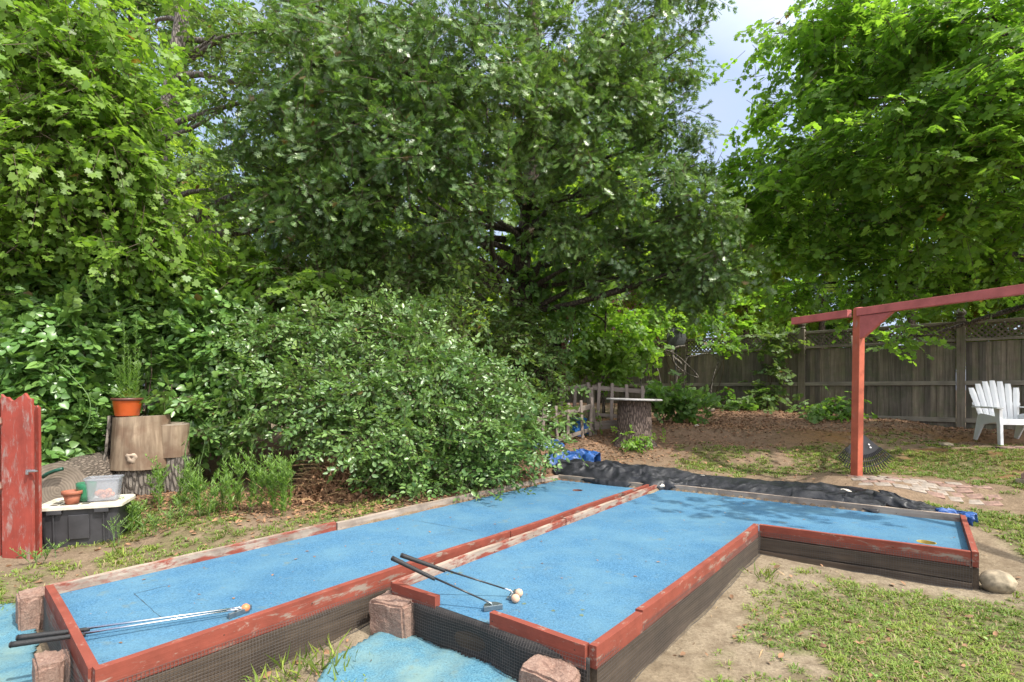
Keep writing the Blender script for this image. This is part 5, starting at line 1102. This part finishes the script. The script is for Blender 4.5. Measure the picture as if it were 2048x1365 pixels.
bush('vine_hedge', 'tall hedge smothered in round leaved vines along the left', 'hedge', (-4.8, 6.6, .35),
  bl([(-40,640,6.3,.6,180),(70,640,6.2,.5,170),(170,660,6.2,.5,170),(50,740,5.9,.55,190),(160,760,6.0,.5,190),(-60,780,5.9,.6,140),(40,840,5.7,.45,150),(140,860,5.8,.42,150),(260,700,6.4,.5,180),(250,790,6.4,.5,160),(350,690,6.6,.5,180),(360,780,6.5,.5,170),(440,720,6.7,.5,170),(430,820,6.6,.45,130),(110,910,6.5,.32,90),(200,900,6.4,.35,100),(380,860,6.5,.35,90),(320,640,6.9,.5,110),(430,640,7.0,.5,120),(210,590,6.6,.4,80),(120,580,6.6,.4,80),(520,760,6.9,.5,120),(510,680,7.1,.5,110)]),
  dict(k=7, length=.24, size=.078, tmpl=TH, ang=.95, jit=.45, twig_mat=M['twig_green'], twr=.0025), M['lf_vine'], dict(up=.45, droop=.15, out=.7, vb=.3, spacing=1.4, cr=.15), shoots=50)
bush('bush', 'big dense small leaved bush left of the narrow lane', 'bush', (-1.4, 6.5, .28),
  bl([(560,700,6.6,.5,200),(660,680,6.7,.5,200),(760,690,6.6,.45,170),(850,700,6.6,.4,130),(560,800,6.3,.5,190),(660,790,6.2,.5,220),(770,780,6.2,.5,220),(880,780,6.3,.5,210),(960,770,6.5,.4,140),(660,845,6.1,.35,140),(730,890,5.8,.45,210),(840,880,5.9,.45,210),(940,860,6.1,.45,200),(1010,840,6.5,.35,130),(1000,910,6.4,.35,140),(810,950,5.7,.26,110),(880,950,5.9,.3,130),(960,940,6.1,.25,90),(800,640,6.8,.35,80),(500,740,6.7,.4,120),(1050,880,6.7,.25,70)]),
  dict(k=10, length=.22, size=.055, svar=.45, tmpl=TV, ang=.9, jit=.45, twig_mat=M['twig'], twr=.0022), M['lf_bush'], dict(up=.5, droop=.05, out=.8, vb=.33, spacing=1.5, cr=.13), shoots=150)
bush('thicket', 'loose thicket of tall leafy stems filling the space between the bush and the oak crown', 'shrub', (-2.0, 7.9, .5), bl(bl_),
  dict(k=9, length=.30, size=.075, svar=.45, tmpl=TV, ang=.8, jit=.5), M['lf_cherry'], dict(up=.5, droop=.2, cr=.16), 16, shoots=60)
bush('shrub', 'leafy shrub growing over the dark board panel beside the oak trunk', 'shrub', (.1, 8.9, .7),
  bl([(1000,700,8.8,.4,90),(1060,690,9.2,.35,70),(1090,760,9.0,.3,50),(1020,780,8.4,.35,70),(1060,640,9.6,.45,80),(960,640,9.0,.5,90),(1110,830,8.6,.22,40),(1070,850,8.2,.25,50),(1110,720,9.7,.3,40)]),
  dict(k=9, length=.3, size=.085, tmpl=TV, ang=.8, jit=.4), M['lf_cherry'], dict(up=.6, droop=.2), 8)
bush('vine', 'ivy clothing the trunk of the big oak', 'vine', (.2, 10.2, .85), [(tuple(W(px, py, 10.15)), (r, .35, r), n) for px, py, r, n in ((1040,640,.35,70),(1070,560,.32,70),(1055,480,.3,50),(1090,420,.4,60),(1035,720,.35,60),(1130,620,.4,50),(1140,520,.4,50),(1110,680,.4,60))],
  dict(k=8, length=.22, size=.085, tmpl=TH, ang=.9, jit=.5), M['lf_fardark'], dict(up=.5, droop=.4), 4)
for nm, lb, bs, bb, mt in (
  ('shrub','sunlit shrub behind the far picket fence', W(1150,780,11.5), [(1140,690,11.6,.6,110),(1180,640,11.8,.6,100),(1150,750,11.4,.45,70)], 'lf_maple'),
  ('shrub','bright green shrub growing in front of the fence behind the stump table', W(1240,780,11.5), [(1230,740,11.3,.45,90),(1280,700,11.8,.5,90),(1200,700,11.6,.5,90),(1260,650,12,.6,90)], 'lf_maple2'),
  ('shrub','pale green leaves spilling over the fence around the dark dish', W(1420,700,13.2), [(1310,630,12.9,.5,70),(1400,640,13.0,.45,60),(1440,600,13.4,.6,80),(1440,680,12.0,.28,30),(1320,570,13.2,.6,80),(1500,640,13,.5,50)], 'lf_maple2'),
  ('shrub','low green shrub right of the stump table', W(1350,800,10.2), [(1330,800,10.2,.3,60),(1360,800,10.3,.32,60),(1390,812,10.1,.22,40),(1310,790,10.4,.25,40)], 'lf_fardark'),
  ('shrub','small green shrub at the foot of the stump table', WZ(1277,897,.5), [(1272,880,8.02,.10,26),(1288,886,8.0,.09,20),(1262,890,7.98,.07,12)], 'lf_maple2'),
  ('shrub','low leafy plants at the fence foot right of the ivy', W(1670,820,10.2), [(1650,815,10.3,.25,36),(1690,822,10.0,.2,28),(1640,832,9.9,.15,14)], 'lf_fardark'),
  ('vine','ivy climbing the board fence left of its second post', W(1545,800,11.4), [(1550,690,11.45,.2,34),(1542,740,11.4,.16,26),(1540,790,11.35,.22,34),(1530,812,11.2,.3,40),(1560,670,11.5,.25,30)], 'lf_cherry'),
  ('shrub','low plants growing along the fence behind the leafy slope', W(1450,810,11.5), [(1450,805,11.5,.25,30),(1490,812,11.2,.22,24),(1410,800,12,.25,26)], 'lf_fardark')):
    small = ('stump table' in lb and 'foot' in lb)
    bush(nm, lb, nm, (bs[0], bs[1], gz(bs[0], bs[1])), bl(bb), dict(k=8, length=.10 if small else .22, size=.05 if small else .085, tmpl=TV if small else TM, ang=1.0, jit=.4, twr=.003), M[mt], dict(up=.6, droop=.1), 5)
# bare bent vine stems by the dish
bv = empty('bare_vine', W(1370, 800, 12.2), 0, 'bare grey bent vine stems looping in front of the fence under the dish', 'vine'); mb = MB(); off = bv.location
def pxpath(pts, d): return [Vector(W(px, py, d))-off for px, py in pts]
from mathutils.geometry import interpolate_bezier
def curve(pts, d, r0, r1, mb=mb, k=5):
    P = pxpath(pts, d); out = []
    for i in range(len(P)-1):
        a, b = P[i], P[i+1]; ta = (P[min(i+1, len(P)-1)]-P[max(i-1, 0)])/6; tb_ = (P[min(i+2, len(P)-1)]-P[i])/6
        out += list(interpolate_bezier(a, a+ta, b-tb_, b, k+1))[:-1]
    out.append(P[-1]); n_ = len(out); mb.tube(out, [r0+(r1-r0)*i/(n_-1) for i in range(n_)], 6)
curve([(1357,815),(1352,760),(1362,730),(1347,715),(1345,700),(1370,692)], 12.2, .045, .02); curve([(1370,692),(1348,698),(1348,725),(1370,745),(1396,755),(1380,735),(1345,705),(1310,698)], 12.0, .022, .010)
curve([(1283,775),(1283,755),(1300,732),(1315,740),(1322,770)], 11.5, .02, .012); curve([(1362,815),(1368,770),(1372,720),(1390,712),(1420,708),(1440,725)], 12.1, .028, .008); curve([(1255,800),(1250,750),(1254,712),(1290,708)], 11.8, .05, .02); curve([(1420,800),(1425,760),(1436,725)], 12, .02, .01)
mb.build('stems', M['bark_grey'], bv, smooth=True)
# long arching vine shoots above the hedge
av = empty('vine_shoots', W(200, 640, 6.0), 0, 'long arching vine shoots sticking out above the hedge at left', 'vine'); off = av.location; mb = MB(); LPts = []
def shoot(pts, d, ls=.05, m_=mb):
    n0 = len(m_.v); curve(pts, d, .005, .003, m_, 8); P = np.array(m_.v[n0:]).reshape(-1, 6, 3).mean(1)+np.array(off); LPts.extend([(p, ls) for p in P[::2]])
shoot([(-10,524),(70,540),(130,585),(165,610),(185,640)], 6.0); shoot([(0,560),(60,600),(110,620),(150,640)], 5.9); shoot([(120,560),(150,545),(185,560),(205,580)], 6.1); shoot([(220,640),(260,615),(300,612)], 6.2); shoot([(185,600),(225,590),(240,640),(250,670)], 6.1)
shoot([(120,730),(175,790),(178,840),(160,870)], 5.6, .02); shoot([(60,640),(120,700),(150,740)], 5.7, .03)
mb.build('stems', M['twig_green'], av)
P = np.repeat(np.array([a for a, b in LPts]), 2, 0); n = len(P); leaves('foliage', P+rng.normal(size=(n,3))*.015, rng.normal(size=(n,3)), rng.normal(size=(n,3))*.5+(0,-.3,1), np.repeat([b for a, b in LPts], 2)*(.7+.7*rng.random(n)), TH, M['lf_vine'], av, rng.random(n)*.5+.4)

# --- broad leaved young plant right of the tall log
bp_ = W(380, 830, 5.9); e = empty('broadleaf_plant', (bp_[0], bp_[1], gz(bp_[0], bp_[1])), 0, 'broad leaved pale green plant growing behind the shorter pale log', 'plant')
O, D, N_, G = blob_sprays([(tuple(W(px, py, 6.05)), (.12, .10, .10), 9) for px, py in ((330,785),(370,795),(400,820),(395,860))], up=.6, droop=.1); G = G*0+.35
spray_leaves(O, D, N_, G, k=6, length=.18, size=.095, tmpl=TV, mat=M['lf_vine'], parent=e, name='foliage', ang=.8)
mb = MB(); [limb(mb, (random.uniform(-.1,.1), 0, 0), (x_, 0, z_), .008, .003, 5, .1, 5) for x_, z_ in ((-.25,.75),(0,.8),(.15,.6),(.1,.4))]; mb.build('stems', M['twig_green'], e)
# --- goldenrod weeds
def weed(px, py, z, stems, h, r, lab, per=150, ll=.075, grp='tall feathery weeds'):
    p = WZ(px, py, z); g = gz(p[0], p[1]); e = empty('weed', (p[0], p[1], g), 0, lab, 'weed', grp); S = []
    for i in range(stems):
        a = random.random()*6.28; q = random.random()**.6*r; b0_ = np.array((p[0]+q*cos(a), p[1]+q*sin(a), g)); hh_ = h*random.uniform(.55, 1.05); S.append((b0_, b0_+(random.uniform(-.06,.06)+.10*cos(a)*hh_, random.uniform(-.04,.04), hh_), 1))
        for k_ in range(3):
            t = random.uniform(.35, .8); s_ = b0_+(S[-1 if k_ == 0 else -(k_+1)][1]-b0_)*t; a2 = random.random()*6.28; S.append((s_, s_+(.10*cos(a2), .08*sin(a2), .13*h+.06), .9))
    weed_geo(S, ll, per, parent=e, name='foliage')
weed(565, 1030, .24, 9, .55, .14, 'feathery light green weed clump beside the brown brush pile')
weed(490, 1020, .26, 11, .60, .20, 'tall feathery weed clump under the middle of the hedge')
weed(440, 1025, .26, 9, .42, .20, 'feathery weed clump left of the tallest one')
weed(345, 1010, .26, 9, .48, .18, 'feathery weeds at the foot of the stacked logs')
weed(270, 1040, .24, 7, .30, .16, 'short feathery weeds between the tote and the logs')
weed(235, 1082, .16, 3, .24, .03, 'single thin weed against the front of the tote', 120, .03)
weed(330, 1060, .2, 8, .18, .25, 'low weeds in the grass right of the tote', 100, .045)
weed(90, 1125, .1, 5, .10, .10, 'small weeds at the foot of the red boards', 140, .04)
weed(395, 1030, .25, 8, .22, .22, 'low weeds below the vine hedge', 100, .05)
for i, (px, py, lab) in enumerate(((640,1345,'grass tuft at the bottom edge beside the old carpet'),(560,1362,'grass tuft at the very bottom left of the old carpet'),(1530,1155,'upright grass tuft by the inner corner of the L shaped green'),(235,1110,'grass tuft at the corner of the tote'),(1850,1140,'grass tuft by the right end of the L shaped green'))):
    p = WZ(px, py, gz(*WZ(px, py, .02)[:2])); n = (110, 60, 40, 30, 26)[i]; hs = (.12, .10, .10, .10, .09)[i]; sp = (.10, .08, .05, .04, .06)[i]
    x = p[0]+rng.normal(size=n)*sp; y = p[1]+rng.normal(size=n)*sp; D = rng.normal(size=(n,3))*.5; D[:, 2] = .8
    o = leaves('grass_tuft', np.stack([x, y, ground(x, y)-.003], -1), D, rng.normal(size=(n,3)), hs*(.5+.7*rng.random(n)), (TN[0]*np.array((.5,1,2.2)), TN[1]), M['grass'], None, rng.random(n)*.9); tag(o, lab, 'grass tuft')
# --- brush pile
bp2 = WZ(650, 985, .3); e = empty('brush_pile', (bp2[0], bp2[1]+.35, gz(bp2[0], bp2[1]+.35)), 0, 'brown pile of dead leaves and branches under the left side of the bush', 'brush pile')
n = 6500; u = rng.normal(size=(n, 3)); x = bp2[0]+.08+u[:, 0]*.34; y = bp2[1]+.22+u[:, 1]*.2; hz_ = .38*np.exp(-((x-bp2[0]-.08)**2/.16+(y-bp2[1]-.22)**2/.07))
P = np.stack([x, y, ground(x, y)+hz_*(.75+.3*rng.random(n))], -1); leaves('dead_foliage', P, rng.normal(size=(n,3)), rng.normal(size=(n,3))+(0,-.4,.6), .03+.05*rng.random(n), TV, M['dead_leaf'], e)
n = 240; k = rng.integers(0, len(P), n); A = P[k]; Bq = A+rng.normal(size=(n,3))*np.array((.22,.14,.07)); mb = MB()
for a, b in zip(A, Bq): mb.tube([Vector(a)-e.location, (Vector(a)+Vector(b))/2-e.location+Vector((0,0,.02)), Vector(b)-e.location], [.005,.004,.002], 4)
mb.build('dead_branches', M['straw'], e)
# bits of debris on the carpets
n = 420; qx = rng.uniform(-2.6, 3.9, n); qy = rng.uniform(2.2, 6.9, n); k = (np.minimum(sdist(qx, qy, LP), sdist(qx, qy, RP)) < -.05); qx, qy = qx[k], qy[k]; n = len(qx); D = rng.normal(size=(n, 3)); D[:, 2] *= .1
tag(leaves('carpet_debris', np.stack([qx, qy, np.full(n, SF+.003)], -1), D, np.tile(up, (n, 1)), .008+.022*rng.random(n)**3, TV, M['dead_leaf']), 'tiny bits of dry leaf scattered on the blue carpets', 'leaf litter', kind='stuff')
# curled bare vine on grass near tote
mb = MB(); q = [Vector(WZ(px, py, .24-.0008*(py-1010))) for px, py in ((345,1012),(380,1030),(400,1048),(405,1062),(420,1072))]; base = q[0].copy(); mb.tube([v-base+Vector((0,0,.03*sin(i))) for i, v in enumerate(q)], [.006,.006,.005,.005,.003], 6); o = mb.build('fallen_vine', M['straw'], smooth=True, loc=base); tag(o, 'pale dry vine stem curling over the grass right of the tote', 'vine')
mb = MB(); q = [W(px, py, 5.2) for px, py in ((85,955),(95,948),(110,942),(125,938))]; base = Vector(q[0]); mb.tube([Vector(v)-base for v in q], .018, 8); o = mb.build('garden_hose', simple('dark_green_hose', (.01,.07,.045), .4), smooth=True, loc=base); tag(o, 'short piece of dark green hose above the grey fallen log', 'hose')
